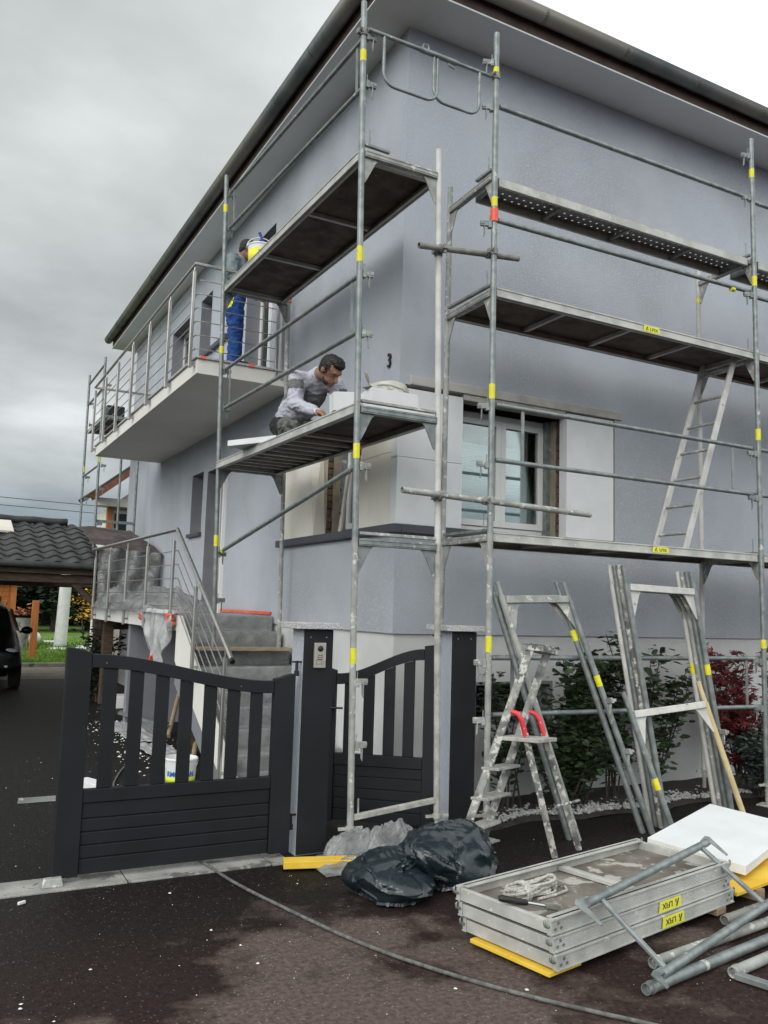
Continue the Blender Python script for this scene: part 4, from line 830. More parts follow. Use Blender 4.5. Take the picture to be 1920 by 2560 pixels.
# driveway gate leaf, closed along the kerb
gl = thing('driveway_gate', 'wide dark anthracite gate leaf with curved top rail and seven bars', 'gate', (1.5, 5.535, 0))
gy0, gy1 = 5.510, 5.556
def ztop(x): return lerp(1.362, 1.182, smooth01((x-.93)/1.21))
MB().prism([(.783,gy0-.006,.042),(.930,gy0-.006,.042),(.930,gy0-.006,1.374),(.90,gy0-.006,1.380),(.86,gy0-.006,1.392),(.83,gy0-.006,1.400),(.783,gy0-.006,1.404)], (0,.062,0)).build('stile', 'anthracite', gl, bevel=.004)
MB().prism([(2.141,gy0-.006,.042),(2.290,gy0-.006,.042),(2.290,gy0-.006,1.228),(2.26,gy0-.006,1.226),(2.22,gy0-.006,1.216),(2.19,gy0-.006,1.204),(2.141,gy0-.006,1.196)], (0,.062,0)).build('stile', 'anthracite', gl, bevel=.004)
n_ = 26; xs = [lerp(.932,2.139,i/n_) for i in range(n_+1)]
MB().prism([(x,gy0,ztop(x)) for x in xs]+[(x,gy0,ztop(x)-.082) for x in reversed(xs)], (0,.05,0)).build('top_rail', 'anthracite', gl, bevel=.004)
MB().box(.932,2.139,gy0,gy1,.468,.548).build('middle_rail', 'anthracite', gl, bevel=.004)
for i in range(7):
    x0 = [1.009,1.174,1.338,1.496,1.657,1.818,1.978][i]; x1 = x0+.086
    MB().add([(x0,gy0+.012,.549),(x1,gy0+.012,.549),(x1,gy1-.012,.549),(x0,gy1-.012,.549),(x0,gy0+.012,ztop(x0)-.083),(x1,gy0+.012,ztop(x1)-.083),(x1,gy1-.012,ztop(x1)-.083),(x0,gy1-.012,ztop(x0)-.083)], [(3,2,1,0),(4,5,6,7),(0,1,5,4),(1,2,6,5),(2,3,7,6),(3,0,4,7)]).build('bar', 'anthracite', gl, bevel=.003)
zs_ = [.467,.373,.295,.217,.139,.045]
for a, b in zip(zs_, zs_[1:]): MB().box(.932,2.139,gy0+.010,gy1-.010,b+.003,a-.003).build('board', 'anthracite', gl, bevel=.0045)
MB().box(.932,2.139,gy0+.022,gy1-.022,.05,.465).build('backing_panel', 'anthracite', gl)
hinge(gl, (2.316,5.56,1.285)); hinge(gl, (2.316,5.56,.25))
for xx in (1.02, 1.9): MB().tube((xx,gy0-.003,ztop(xx)-.05),(xx,gy0+.002,ztop(xx)-.05),.004,8).build('screw', 'stainless', gl)
# pedestrian gate, ajar
pg = thing('pedestrian_gate', 'narrow dark anthracite garden gate standing ajar between the pillars', 'gate', (3.50, 5.76, 0))
GH = Vector((3.50,5.76,0)); gd = Vector((-.78,.626,0)).normalized(); gn = Vector((gd.y,-gd.x,0)); gn = gn if gn.y < 0 else -gn
def GP(s, z, d=0): return GH + gd*s + Vector((0,0,z)) + gn*d
def zt2(s): return lerp(1.385, 1.168, smooth01((s-.02)/.70))
def gprism(pts, t0, t1, name): return MB().prism([GP(s,z,-t0) for s,z in pts], -gn*(t1-t0)).build(name, 'anthracite', pg, bevel=.003)
gprism([(-.075,.03),(.020,.03),(.020,1.41),(-.075,1.425)], -.006, .052, 'stile'); gprism([(.728,.03),(.80,.03),(.80,1.212),(.728,1.192)], -.006, .052, 'stile')
ss = [lerp(.022,.726,i/24) for i in range(25)]; gprism([(s,zt2(s)) for s in ss]+[(s,zt2(s)-.084) for s in reversed(ss)], 0, .046, 'top_rail'); gprism([(.022,.463),(.726,.463),(.726,.549),(.022,.549)], 0, .046, 'middle_rail')
for s0 in (.572,.416,.252,.095): gprism([(s0,.55),(s0+.087,.55),(s0+.087,zt2(s0+.087)-.085),(s0,zt2(s0)-.085)], .012, .034, 'bar')
zz = [.462,.379,.288,.209,.125,.035]
for a, b in zip(zz, zz[1:]): gprism([(.022,b+.003),(.726,b+.003),(.726,a-.003),(.022,a-.003)], .010, .036, 'board')
gprism([(.022,.04),(.726,.04),(.726,.46),(.022,.46)], .02, .03, 'backing_panel')
MB().path([GP(.765,.90,.0),GP(.765,.90,.045),GP(.70,.905,.05),GP(.655,.905,.05)], .008, 8).build('handle', 'black_plastic', pg, smooth=40); MB().obox(GP(.765,.87,.010), gd*.016, Vector((0,0,.09)), gn*.004).build('lock_plate', 'black_plastic', pg)
hinge(pg, (3.545,5.70,1.475)); hinge(pg, (3.545,5.70,.25))
MB().add([(.722,5.455,.011),(.845,5.448,.011),(.85,5.53,.011),(.73,5.535,.011),(.735,5.47,.055),(.835,5.465,.06),(.838,5.515,.06),(.74,5.52,.055)], [(3,2,1,0),(4,5,6,7),(0,1,5,4),(1,2,6,5),(2,3,7,6),(3,0,4,7)]).build('gate_stop', 'galvanised_dusty', bevel=.006, label='small grey metal gate stop on the kerb by the free gate end', category='gate stop')

# ================================================================ THINGS ON THE STREET
def rot2(v, a): return Vector((v[0]*math.cos(a)-v[1]*math.sin(a), v[0]*math.sin(a)+v[1]*math.cos(a), 0))
SA = math.atan2(.335, 1.6); ex = rot2((1,0), SA); ey = rot2((0,1), SA); UP = Vector((0,0,1))
def flat_deck(label, o, z0, ex, ey, L_, W_, sticker, bars=1, hv=0):
    """scaffold deck lying upside down: board below, rails standing up"""
    t = thing('scaffold_deck', label, 'scaffold deck', (o[0],o[1],z0), 'aluminium scaffold decks stacked on the street'); o = Vector((o[0],o[1],z0)); h = .072; th = .024
    MB().obox(o+ex*L_/2+ey*W_/2+UP*.012, ex*(L_/2-.03), ey*(W_/2-th), UP*.006).build('plywood_board', 'deck_plywood_top', t)
    for s in (0, 1):
        b = o + ey*(th/2 if s == 0 else W_-th/2) + ex*L_/2; fo = -ey if s == 0 else ey
        m = MB().obox(b+UP*h/2, ex*L_/2, ey*th/2, UP*h/2)
        for k_ in (.004, h-.004): m.obox(b+fo*(th/2+.003)+UP*k_, ex*L_/2, ey*.003, UP*.004)
        for k_ in range(6): m.obox(b+fo*(th/2+.0008)+UP*(.016+k_*.008), ex*L_/2, ey*.0008, UP*.0014)
        m.obox(b-fo*.02+UP*(h-.003), ex*(L_/2-.03), ey*.02, UP*.003); r_ = m.build('side_rail', 'aluminium_rail', t, bevel=.0015)
        for xe in (.05, L_-.05):
            for dx, dz in ((0,.050),(-.022,.026),(.022,.026)): p = o + ey*(0 if s == 0 else W_) + ex*(xe+dx) + UP*dz + fo*.0035; MB().tube(p-fo*.002, p+fo*.0015, .0075, 10).build('rivet', 'galvanised', r_)
    for s in (0, 1):
        c = o + ex*(.016 if s == 0 else L_-.016) + ey*W_/2; e_ = -ex if s == 0 else ex
        r_ = MB().obox(c+UP*(h/2-.003), ex*.014, ey*(W_/2-th-.001), UP*(h/2-.006)).build('end_rail', 'aluminium_rail', t, bevel=.003)
        for k_ in (.02, .98):
            p = o + ex*(0 if s == 0 else L_) + ey*W_*k_ + UP*.038; pts = [p, p+e_*.018+UP*.005, p+e_*.03+UP*.012, p+e_*.033+UP*.03, p+e_*.026+UP*.036]
            MB().path(pts, .006, 8, radii=[.007,.0075,.007,.006,.004]).build('hook', 'galvanised', r_, smooth=50)
    for i in range(bars):
        c = o + ex*L_*((i+1)/(bars+1)) + ey*W_/2 + UP*.034; MB().obox(c, ex*.022, ey*(W_/2-th-.002), UP*.012).build('cross_bar', 'aluminium_rail', t, bevel=.003)
    if sticker: sticker_plate(t, o + ex*L_*.60 + UP*.036 - ey*.0072, ex, UP, (.22,.056), True)
    return t
o0 = Vector((2.70,3.24,0))
flat_deck('lowest upturned aluminium scaffold deck of the street stack, shifted outwards', o0+ex*.00-ey*.012, .052, ex, ey, 1.63, .61, True)
flat_deck('middle upturned aluminium scaffold deck of the street stack', o0-ex*.012, .130, ex, rot2((0,1), SA+.012), 1.63, .61, True)
flat_deck('topmost upturned aluminium scaffold deck of the street stack holding the rope', o0-ex*.022+ey*.006, .208, rot2((1,0),SA-.004), rot2((0,1), SA+.016), 1.63, .61, False)
MB().obox((2.735,3.515,.036), ex*.12, ey*.255, UP*.010).build('yellow_board', 'yellow_board', label='yellow board end under the left end of the deck stack', category='board', bevel=.003)
MB().obox((4.1,3.80,.030), ex*.05, ey*.28, UP*.02).build('wood_bearer', 'raw_wood', label='wooden bearer under the right end of the deck stack', category='bearer', bevel=.004)
# rope coil on the top deck
rp = MB(); rr = random.Random(11); cen = Vector((2.86,3.66,.236))
for i in range(9):
    pts = []; a0 = rr.uniform(0,6.28); 
    lx_, wy = rr.uniform(.13,.19), rr.uniform(.035,.065)
    for j in range(28):
        t = 2*math.pi*j/28+a0; p = ex*(lx_*math.cos(t)+.03*rr.uniform(-.1,.1)) + ey*(wy*math.sin(t)+.015*math.sin(3*t+i)); pinch = .45+.55*abs(math.cos(t-.25))
        pts.append(cen + ex*(.035+.012*rr.uniform(-1,1)) + p.x*Vector((1,0,0)) + Vector((0,p.y,0))*pinch + UP*(.010+i*.0065+.006*math.sin(2*t+i)))
    rp.path(pts, .0075, 7, closed=True)
for j in range(4): rp.path([cen+ex*(-.05+.008*j)+ey*(.055*math.cos(t))+UP*(.03+.05*math.sin(t)) for t in [2*math.pi*q/14 for q in range(14)]], .0075, 7, closed=True)
rp.path([cen+ex*.2+ey*(-.02), cen+ex*.27+ey*.02+UP*0, cen+ex*.30-ey*.01, cen+ex*.26-ey*.06, cen+ex*.14-ey*.07, cen+ex*.02-ey*.06], .0075, 7)
rp.build('rope_coil', 'rope', smooth=50, label='tied coil of grey white rope on the top deck', category='rope')
tw = thing('ratchet_wrench', 'black handled steel wrench lying on the top deck rail', 'wrench', (2.7,3.45,.29))
a, b = Vector((2.585,3.525,.305)), Vector((2.845,3.405,.262)); d = (b-a)
MB().path([a, a+d*.06, a+d*.45, a+d*.5], .016, 12, radii=[.013,.017,.0155,.012]).build('grip', 'black_plastic', tw, smooth=40); MB().tube(a+d*.5, a+d*.82, .009, 10).build('shaft', 'chrome', tw, smooth=40)
MB().tube(a+d*.82, b+d*.02, .017, 12).obox(a+d*.9+UP*.008, d.normalized()*.035, ey*.02, UP*.008).build('socket_head', 'tube_weathered', tw, smooth=40, bevel=.002)
# white insulation board on yellow formwork panels
def slab(name, mat, N_, e1, e2, th, label, cat, group=None):
    N_, e1, e2 = Vector(N_), Vector(e1), Vector(e2); n = e1.cross(e2).normalized(); c = N_+e1/2+e2/2-n*th/2
    o = MB().obox(c, e1/2, e2/2, n*th/2).build(name, mat, bevel=.003, label=label, category=cat); 
    if group: o['group'] = group
    return o
slab('foam_slab', 'polystyrene', (4.585,3.70,.185), (1.15,.48,.025), (-.25,.57,.055), .06, 'large white polystyrene panel lying beside the deck stack', 'insulation panel')
slab('formwork_sheet', 'yellow_board', (4.36,3.585,.088), (1.5,.30,0), (-.14,.70,0), .022, 'yellow formwork panel under the white polystyrene panel', 'panel')
slab('formwork_sheet', 'yellow_board', (4.70,3.85,.118), (1.3,.36,0), (-.14,.48,0), .022, 'second yellow formwork panel directly beneath the white polystyrene panel', 'panel')
for i, (x, y) in enumerate(((4.55,3.95),(5.3,4.05))): MB().obox((x,y,.033), rot2((.035,0),.2), rot2((0,.34),.2), UP*.032).build('wood_bearer', 'raw_wood', label=['wooden bearer under the yellow panels near the deck stack','wooden bearer under the yellow panels away from the deck stack'][i], category='bearer')
# loose guardrail frame thrown over the stack
lg = thing('loose_guardrail', 'galvanised guardrail frame lying tilted across the deck stack', 'guardrail', (3.0,3.0,.05))
GA0, GA1, GB0, GB1 = Vector((2.885,3.232,.330)), Vector((4.255,3.715,.352)), Vector((3.095,2.965,.075)), Vector((4.55,3.40,.125))
for a, b in ((GA0,GA1),(GB0,GB1)): MB().tube(a, b, .0215, 14).build('tube', 'galvanised', lg, smooth=40)
for t0, t1 in ((.085,.035),(.93,.80)):
    a = lerp(GA0,GA1,t0); b = lerp(GB0,GB1,t1); MB().bar(a, b, .030, .022).build('cross_piece', 'galvanised', lg, bevel=.006)
def endplate(p, d, side):
    d = d.normalized(); u = Vector((0,0,1)); s_ = side; q = p-d*.0
    MB().prism([q+d*.05+s_*.02, q+d*.05-s_*.022, q-d*.05-s_*.035, q-d*.085-s_*.02, q-d*.065+s_*.12, q-d*.042+s_*.12, q-d*.03+s_*.02], u*.007).build('claw_plate', 'galvanised', lg, bevel=.001)
sd_ = (GB0-GA0).normalized()
endplate(GA0, GA1-GA0, sd_); endplate(GB0+UP*.01, GB1-GB0, Vector((-.35,-.9,-.06))); endplate(GA1, GA0-GA1, sd_)
GT = 'loose scaffold tubes on the street'
tubes = [((3.24,3.165,.027),(4.75,3.375,.027),'galvanised_dusty','galvanised tube on the street nearest to the deck stack'), ((2.985,2.955,.032),(4.7,3.245,.027),'galvanised','galvanised tube under the claw of the loose guardrail frame'),
         ((3.515,2.925,.027),(4.6,3.10,.027),'galvanised_dusty','notched tube end farthest out on the street'), ((4.05,3.42,.030),(5.1,3.60,.030),'tube_weathered','dark hollow tube poking out below the yellow panel')]
for a, b, mt, lb in tubes:
    t = thing('scaffold_tube', lb, 'tube', a, GT); MB().pipe(a, b, .026, 16).build('tube', mt, t, smooth=40); d = (Vector(b)-Vector(a)).normalized(); MB().tube(Vector(a)+d*.03, Vector(a)+d*.05, .029, 14).build('collar', mt, t, smooth=40)
MB().bar((3.52,2.91,.02), (3.62,2.60,.02), .045, .03).build('angle_iron', 'galvanised', label='flat galvanised bar pointing towards the street edge', category='bar', bevel=.004)
# black rubbish bags
def bag(label, c, rx, ry, h, seed, spin, tail=None):
    bm = bmesh.new(); bmesh.ops.create_icosphere(bm, subdivisions=6, radius=1.0); sv = Vector((seed*3.1, seed*1.7, seed*.3))
    rq = random.Random(seed); folds = []
    for _ in range(46):                               # long sharp tucks of pulled plastic
        c_ = Vector((rq.gauss(0,1), rq.gauss(0,1), rq.gauss(.25,.8))).normalized(); n_ = Vector((rq.gauss(0,1), rq.gauss(0,1), rq.gauss(0,.45))).normalized(); n_ = (n_-c_*n_.dot(c_)).normalized()
        folds.append((c_, n_, rq.uniform(.05,.16), rq.choice((-1,1,1))*rq.uniform(.03,.085), rq.uniform(.18,.6)))
    for v in bm.verts:
        d = v.co.normalized(); wq = d + .25*Vector((noise.noise(d*2+sv), noise.noise(d*2+sv+V(7,0,0)), noise.noise(d*2+sv+V(0,9,0))))
        fold = abs(math.sin(math.atan2(wq.y, wq.x)*4.5 + 3*noise.noise(wq*1.2+sv)))      # folds running down from the neck
        r = .90 + .26*noise.noise(d*1.2+sv) + .03*fold*max(0, d.z+.3)
        for c_, n_, w_, a_, e_ in folds:
            k_ = (wq-c_).length_squared
            if k_ < e_*3:
                s_ = wq.dot(n_)/w_; r += a_*max(0, 1-abs(s_))*math.exp(-k_/e_) + a_*.35*math.tanh(s_*2)*math.exp(-k_/e_*1.5)
        p = d*r; p.x *= rx; p.y *= ry; z = p.z*h*.62 + h*.40
        if tail and d.dot(tail) > .55: p += tail*(d.dot(tail)-.55)*1.1*rx
        fl = .02 + .012*noise.noise(Vector((p.x*9, p.y*9, 2)))
        if z < fl: z = max(.003, fl*.5 + .01*noise.noise(d*9)); p.x *= 1.05; p.y *= 1.05
        v.co = Vector((c[0],c[1],0)) + rot2((p.x,p.y), spin) + UP*z
    me = bpy.data.meshes.new('rubbish_bag'); bm.to_mesh(me); bm.free(); me.materials.append(MATS['bin_bag']); me.shade_smooth(); me.set_sharp_from_angle(angle=R(32))
    o = bpy.data.objects.new('rubbish_bag', me); COL.objects.link(o); o['label'] = label; o['category'] = 'rubbish bag'; o['group'] = 'black rubbish bags'
bag('larger full black rubbish bag against the stepladder', (3.02,4.68), .37, .31, .36, 5, .2)
bag('flatter black rubbish bag with pointed corner, towards the driveway gate', (2.60,4.66), .29, .28, .25, 9, .5, Vector((-.6,-.75,-.25)).normalized())
a = MB(); clump(a, (2.72,5.36,.004), .24, .12, .24, 4.4, 60, .45); clump(a, (2.98,5.30,.004), .26, .16, .27, 8.1, 50, .45); clump(a, (2.62,5.16,.004), .26, .14, .07, 2.1, 40, .7); a.build('plastic_wrap', 'wrap_film', smooth=40, solid=.001, label='crumpled clear plastic wrap round the scaffold foot', category='plastic sheet')
slab('yellow_plank', 'yellow_board', (2.150,5.245,.062), (.46,-.135,0), (.035,.105,0), .045, 'yellow plank end lying in front of the intercom pillar', 'plank')
# hose and cable
def spline(pts, k_=8):
    pts = [Vector(p) for p in pts]; out_ = []
    for i in range(len(pts)-1):
        p0, p1, p2, p3 = pts[max(i-1,0)], pts[i], pts[i+1], pts[min(i+2,len(pts)-1)]
        for j in range(k_): t = j/k_; out_.append(.5*((2*p1)+(p2-p0)*t+(2*p0-5*p1+4*p2-p3)*t*t+(3*p1-p0-3*p2+p3)*t**3))
    return out_+[pts[-1]]
cz = .012
MB().path(spline([(1.911,9.03,cz),(1.74,8.53,cz),(1.62,8.0,cz),(1.60,7.0,cz),(1.70,6.2,cz),(1.71,5.68,.02),(1.724,5.55,.021),(1.755,5.38,cz),(1.802,5.06,cz),(1.911,4.586,cz),(2.053,4.054,cz),(2.208,3.664,cz),(2.437,3.237,cz),(2.765,2.778,cz),(3.3,2.1,cz),(4.4,1.2,cz)], 10), .0095, 8).build('power_cable', 'cable_rubber', smooth=50, label='long dusty grey cable running out under the driveway gate', category='cable')
MB().add([(.80,7.77,.004),(1.35,7.74,.004),(1.35,7.80,.004),(.80,7.83,.004)],[(0,1,2,3)]).box(.80,1.35,7.765,7.768,.002,.045).build('edge_profile', 'galvanised_dusty', solid=.002, label='thin metal edging profile lying on the driveway by the gate', category='profile')
MB().obox((1.44,8.12,.04), rot2((.07,0),.4), rot2((0,.18),.4), UP*.035).build('foam_offcut', 'polystyrene', label='white polystyrene offcut on the driveway behind the gate', category='offcut', bevel=.004)
# white mortar bucket behind the gate
def pail(name, label, c, r0, r1, h, mat='white_plastic'):
    t = thing(name, label, 'bucket', c); c = Vector(c)
    MB().lathe(c, [(r0,0),(r0+.004,.004),(lerp(r0,r1,.85),h*.85),(r1,h*.93),(r1+.007,h*.94),(r1+.007,h*.975),(r1,h),(r1-.006,h),(r1-.01,h*.9),(r0-.004,.01)], 36, closed_top=True).build('body', mat, t, smooth=40); return t
def curved_label(par, c, r, z0, z1, a0, a1, mat, name='label_print'):
    m = MB().grid(lambda u, v: (c[0]+r*math.cos(lerp(a0,a1,u)), c[1]+r*math.sin(lerp(a0,a1,u)), c[2]+lerp(z0,z1,v)), 20, 2); return m.build(name, mat, par, smooth=60, solid=.0006)
bk = pail('mortar_bucket', 'white mortar bucket with blue lettering behind the driveway gate', (2.17,7.86,0), .125, .145, .29)
va = math.atan2(-7.86, -2.17); BC = Vector((2.17,7.86,0))
curved_label(bk, BC, .1395, .075, .125, va-1.2, va+1.2, 'green_yellow_print')
rt = Vector((-math.sin(va), math.cos(va), 0)); nv = Vector((math.cos(va), math.sin(va), 0))
for i, (ch, off) in enumerate((('R',-.115),('M',-.075),('O',-.033),('A',.068),('N',.105))):
    an = va + off/.139; n2 = Vector((math.cos(an), math.sin(an), 0)); r2 = Vector((-math.sin(an), math.cos(an), 0)); text_mesh('print_lettering', ch, 'blue_print', bk, BC+n2*.142+UP*.155, r2, UP, .066, .0008, .9)
MB().path([BC+nv*.0+rt*.15+UP*.26]+[BC+rt*.152*math.cos(t)+nv*.15*math.sin(t)*.6+UP*(.26-.10*math.sin(t)) for t in [math.pi*k_/10 for k_ in range(11)]], .0025, 6).build('handle', 'white_plastic', bk, smooth=50)

# ================================================================ STEPLADDER
sl_ = thing('stepladder', 'plaster splattered stepladder with red hinge covers beside the gate pillar', 'stepladder', (3.7,5.1,0))
FA, FB, FC, FD = Vector((3.40,5.13,0)), Vector((3.70,5.275,0)), Vector((4.005,4.81,0)), Vector((4.30,4.90,0)); TA, TB = Vector((3.825,4.88,1.44)), Vector((4.06,4.985,1.405))
lc = Vector((.66,-.75,0)); lw_ = Vector((.88,.47,0)); CR = 'splashed_steel'
for a, b in ((FA,TA),(FB,TB)): MB().bar(a, b, .026, .058, lc).build('step_rail', CR, sl_, bevel=.006)
for i, z in enumerate((.18,.385,.59)):
    t = z/1.42; a = lerp(FA,TA,t); b = lerp(FB,TB,t); MB().obox((a+b)/2+lc*.02, (b-a)/2*1.10, lc*.062, UP*.010).build('step', 'plaster_crusted_steel', sl_, bevel=.003)
t = .80/1.42; a = lerp(FA,TA,t); b = lerp(FB,TB,t); MB().obox((a+b)/2+lc*.13, (b-a)/2*1.05, lc*.15, UP*.014).build('platform', 'plaster_crusted_steel', sl_, bevel=.004)
for f_, a_, b_ in ((FC,FA,TA),(FD,FB,TB)):
    h_ = lerp(a_, b_, .985/1.42)+lc*.02; k_ = h_+lc*.075-UP*.05; MB().path([h_, h_+lc*.045-UP*.012, k_, lerp(k_,f_,.12)], .019, 10).build('hinge_cover', 'red_plastic', sl_, smooth=50)
    MB().bar(lerp(k_,f_,.10), f_, .022, .045, lc).build('rear_leg', CR, sl_, bevel=.006)
tp = MB(); tpc = (TA+TB)/2+lc*.02+UP*.01
tp.grid(lambda u, v: tpc + (TB-TA)*(u-.5)*1.25 + lc*(v-.5)*.13 + UP*(.022+.012*noise.noise(Vector((u*9,v*5,1)))), 30, 10); tp.obox(tpc, (TB-TA)*.6, lc*.06, UP*.022); tp.build('top_tray', CR, sl_, smooth=30)
MB().tube(lerp(FC,FA,.0)+lw_*.0+UP*.35, FD+UP*.35, .010, 8).build('rear_brace', CR, sl_)
# ================================================================ SPARE SCAFFOLD FRAMES
FG = 'spare scaffold frames leaning on the front scaffold'
def spare_frame(label, FL, FR, TL, TR, mats, lf=.90, clips=True, bands=((.55,1),), low=None):
    FL, FR, TL, TR = map(Vector, (FL,FR,TL,TR)); t = thing('scaffold_section', label, 'scaffold frame', (FL+FR)/2, FG); mL, mR, mT = mats
    a, b = lerp(FL,TL,lf), lerp(FR,TR,lf); wv = (b-a).normalized(); dn = (FL-TL).normalized(); n = wv.cross(dn).normalized()
    for f_, q, mt in ((FL,TL,mL),(FR,TR,mR)):
        o = MB().tube(f_, lerp(f_,q,lf+.012), PR, 14).tube(lerp(f_,q,lf+.01), q, PR-.005, 12).build('standard', mt, t, smooth=40)
        for k_ in (.935,): MB().tube(lerp(f_,q,lf+.045)+n*(PR-.006), lerp(f_,q,lf+.045)+n*(PR-.0035), .006, 8).build('pin_hole', 'black_plastic', o)
    o = MB().bar(a+wv*PR, b-wv*PR, .05, .055, dn).build('ledger', mT, t, bevel=.004)
    for p, s in ((a,1),(b,-1)):
        q = p+wv*s*PR+dn*.028; poly = [q, q+wv*s*.13, q+wv*s*.10+dn*.03, q+wv*s*.012+dn*.21, q+dn*.21]
        MB().prism([v-n*.004 for v in poly], n*.008).build('gusset_plate', mT, o)
    for fr, s in bands:
        f_, q = (FR,TR) if s else (FL,TL); d = (q-f_).normalized(); c = lerp(f_,q,fr); MB().tube(c-d*.045, c+d*.045, PR+.0010, 14, caps=False).build('marking_band', 'yellow_band', t, smooth=40)
    if clips:
        for fr in clips:
            p = lerp(FR,TR,fr); pk = MB().obox(p-n*.045, n*.04, wv*.013, dn*.022).obox(p-n*.05+wv*.03, n*.02, wv*.025, dn*.012).build('wedge_pocket', 'galvanised_dusty', t, bevel=.003); MB().path([p-n*.06+dn*.02, p-n*.062+Vector((0,0,-.10)), p-n*.05+Vector((0,0,-.115)), p-n*.044+dn*.02], .005, 6).build('wedge_pin', 'galvanised_dusty', pk)
    return t
GD, GV = 'galvanised_dusty', 'galvanised'
spare_frame('front spare scaffold frame of the leaning pair behind the stepladder', (4.47,5.10,0), (5.16,5.03,0), (3.90,5.40,1.925), (4.56,5.40,1.95), (GD,GV,GD), .93, (.32,.52), ((.60,1),))
spare_frame('rear spare scaffold frame of the leaning pair behind the stepladder', (4.43,5.155,0), (5.115,5.09,0), (3.875,5.455,1.925), (4.53,5.455,1.955), (GV,GV,GD), .93, (), ((.78,1),))
for i in range(4):
    o_ = Vector((-.008*i, .050*i, 0)); mt = [(GV,GV,'white_coated_steel'),(CR,GV,GD),(GV,GD,GD),('white_coated_steel','white_coated_steel',GD)][i]
    spare_frame(['foremost','second','third','rearmost'][i]+' upright spare frame of the bundle leaning by the rose bush', Vector((5.39,5.10,0))+o_, Vector((6.19,5.12,0))+o_, Vector((5.03,5.21,2.11))+o_*.9, Vector((5.83,5.22,2.095))+o_*.9, mt, .915, (.35,) if i in (0,1) else (), ((.60,1),) if i in (0,3) else ())
spare_frame('short yellowed spare scaffold frame leaning in front of the bundle', (5.27,4.90,0), (6.15,4.95,0), (4.95,5.13,1.09), (5.80,5.13,1.16), (GV,'yellowed_steel','white_coated_steel'), .84, (), ((.36,0),))
# ================================================================ THINGS ON THE DECKS
slab('insulation_offcut', 'polystyrene', (2.715,5.99,3.395), (.17,-.05,.01), (.06,.22,.02), .15, 'small white polystyrene offcut on the deck beside the outer pole', 'offcut', 'polystyrene offcuts on the working deck')
slab('insulation_offcut', 'polystyrene', (2.955,5.80,3.428), (.42,-.015,-.008), (.03,.30,.0), .20, 'thick white polystyrene block under the crusted mortar tub', 'offcut', 'polystyrene offcuts on the working deck')
slab('insulation_offcut', 'polystyrene', (2.44,7.82,3.262), (.30,-.55,0), (.45,.245,0), .055, 'flat white polystyrene sheet overhanging the deck behind the kneeling man', 'offcut', 'polystyrene offcuts on the working deck')
tb = thing('mortar_tub', 'round mortar crusted tub on the working deck', 'tub', (3.22,6.02,3.20))
m = MB().lathe((3.22,6.02,3.435), [(.165,0),(.172,.03),(.168,.055),(.150,.085),(.10,.108),(.03,.118)], 40)
m.v = [tuple(Vector(v)+Vector((.01*noise.noise(Vector(v)*22), .01*noise.noise(Vector(v)*22+V(5,0,0)), .012*noise.noise(Vector(v)*14)))) for v in m.v]; m.build('body', 'mortar_crust', tb, smooth=60)
MB().lathe((3.22,6.02,3.20), [(.13,0),(.16,.23)], 30).build('lower_body', 'mortar_crust', tb, smooth=40); MB().path([(3.22+.176*math.cos(t), 6.02+.176*math.sin(t), 3.47+.02*math.sin(t*2)) for t in [k_*.3-2.6 for k_ in range(12)]], .004, 6).build('rim_wire', 'galvanised_dusty', tb)
tr = thing('trowel', 'plaster covered trowel standing by the mortar tub', 'trowel', (2.96,5.86,3.44)); MB().path([(2.968,5.85,3.44),(2.94,5.84,3.49),(2.905,5.83,3.56)], .011, 8, radii=[.007,.013,.012]).build('handle', 'galvanised_dusty', tr, smooth=40); MB().obox((2.985,5.87,3.428), (.05,.02,-.01), (-.02,.04,0), (0,0,.002)).build('blade', 'galvanised', tr)
pb = pail('paint_pail', 'white and yellow paint pail with blue brush on the upper deck', (2.80,8.17,5.166), .115, .135, .27); PC = Vector((2.80,8.17,5.166)); va = math.atan2(-8.17,-2.80)
curved_label(pb, PC, .1325, .06, .205, va-1.25, va+1.25, 'yellow_label')
nv = Vector((math.cos(va+.15), math.sin(va+.15), 0)); rt = Vector((-nv.y, nv.x, 0))
MB().path([PC+nv*.1345+rt*q[0]+UP*q[1] for q in ((-.04,.175),(.03,.19),(.05,.18),(.05,.165),(-.02,.15),(-.04,.175))], .004, 6).build('label_mark', 'sticker_print', pb)
MB().path([PC+rt*.143*math.cos(t)+UP*(.25+.115*math.sin(t)) for t in [math.pi*k_/14 for k_ in range(15)]], .006, 8).build('handle', 'white_plastic', pb, smooth=50)
MB().path([PC+rt*.035+UP*.20, PC+rt*.02+UP*.33, PC-rt*.02+UP*.42], .012, 8, radii=[.012,.013,.017]).build('brush_handle', 'blue_plastic', pb, smooth=50)
lv = thing('spirit_level', 'cream spirit level leaning in the side window recess', 'spirit level', (3.72,7.84,2.45)); MB().bar((3.70,7.88,2.46),(3.74,7.80,3.10),.025,.055,(0,1,0)).build('beam', 'polystyrene_cream', lv, bevel=.004)
MB().lathe((3.688,7.865,2.90), [(.018,0),(.018,.004)], 16, (-1,0,0)).lathe((3.684,7.87,2.66), [(.018,0),(.018,.004)], 16, (-1,0,0)).build('vial', 'black_plastic', lv)
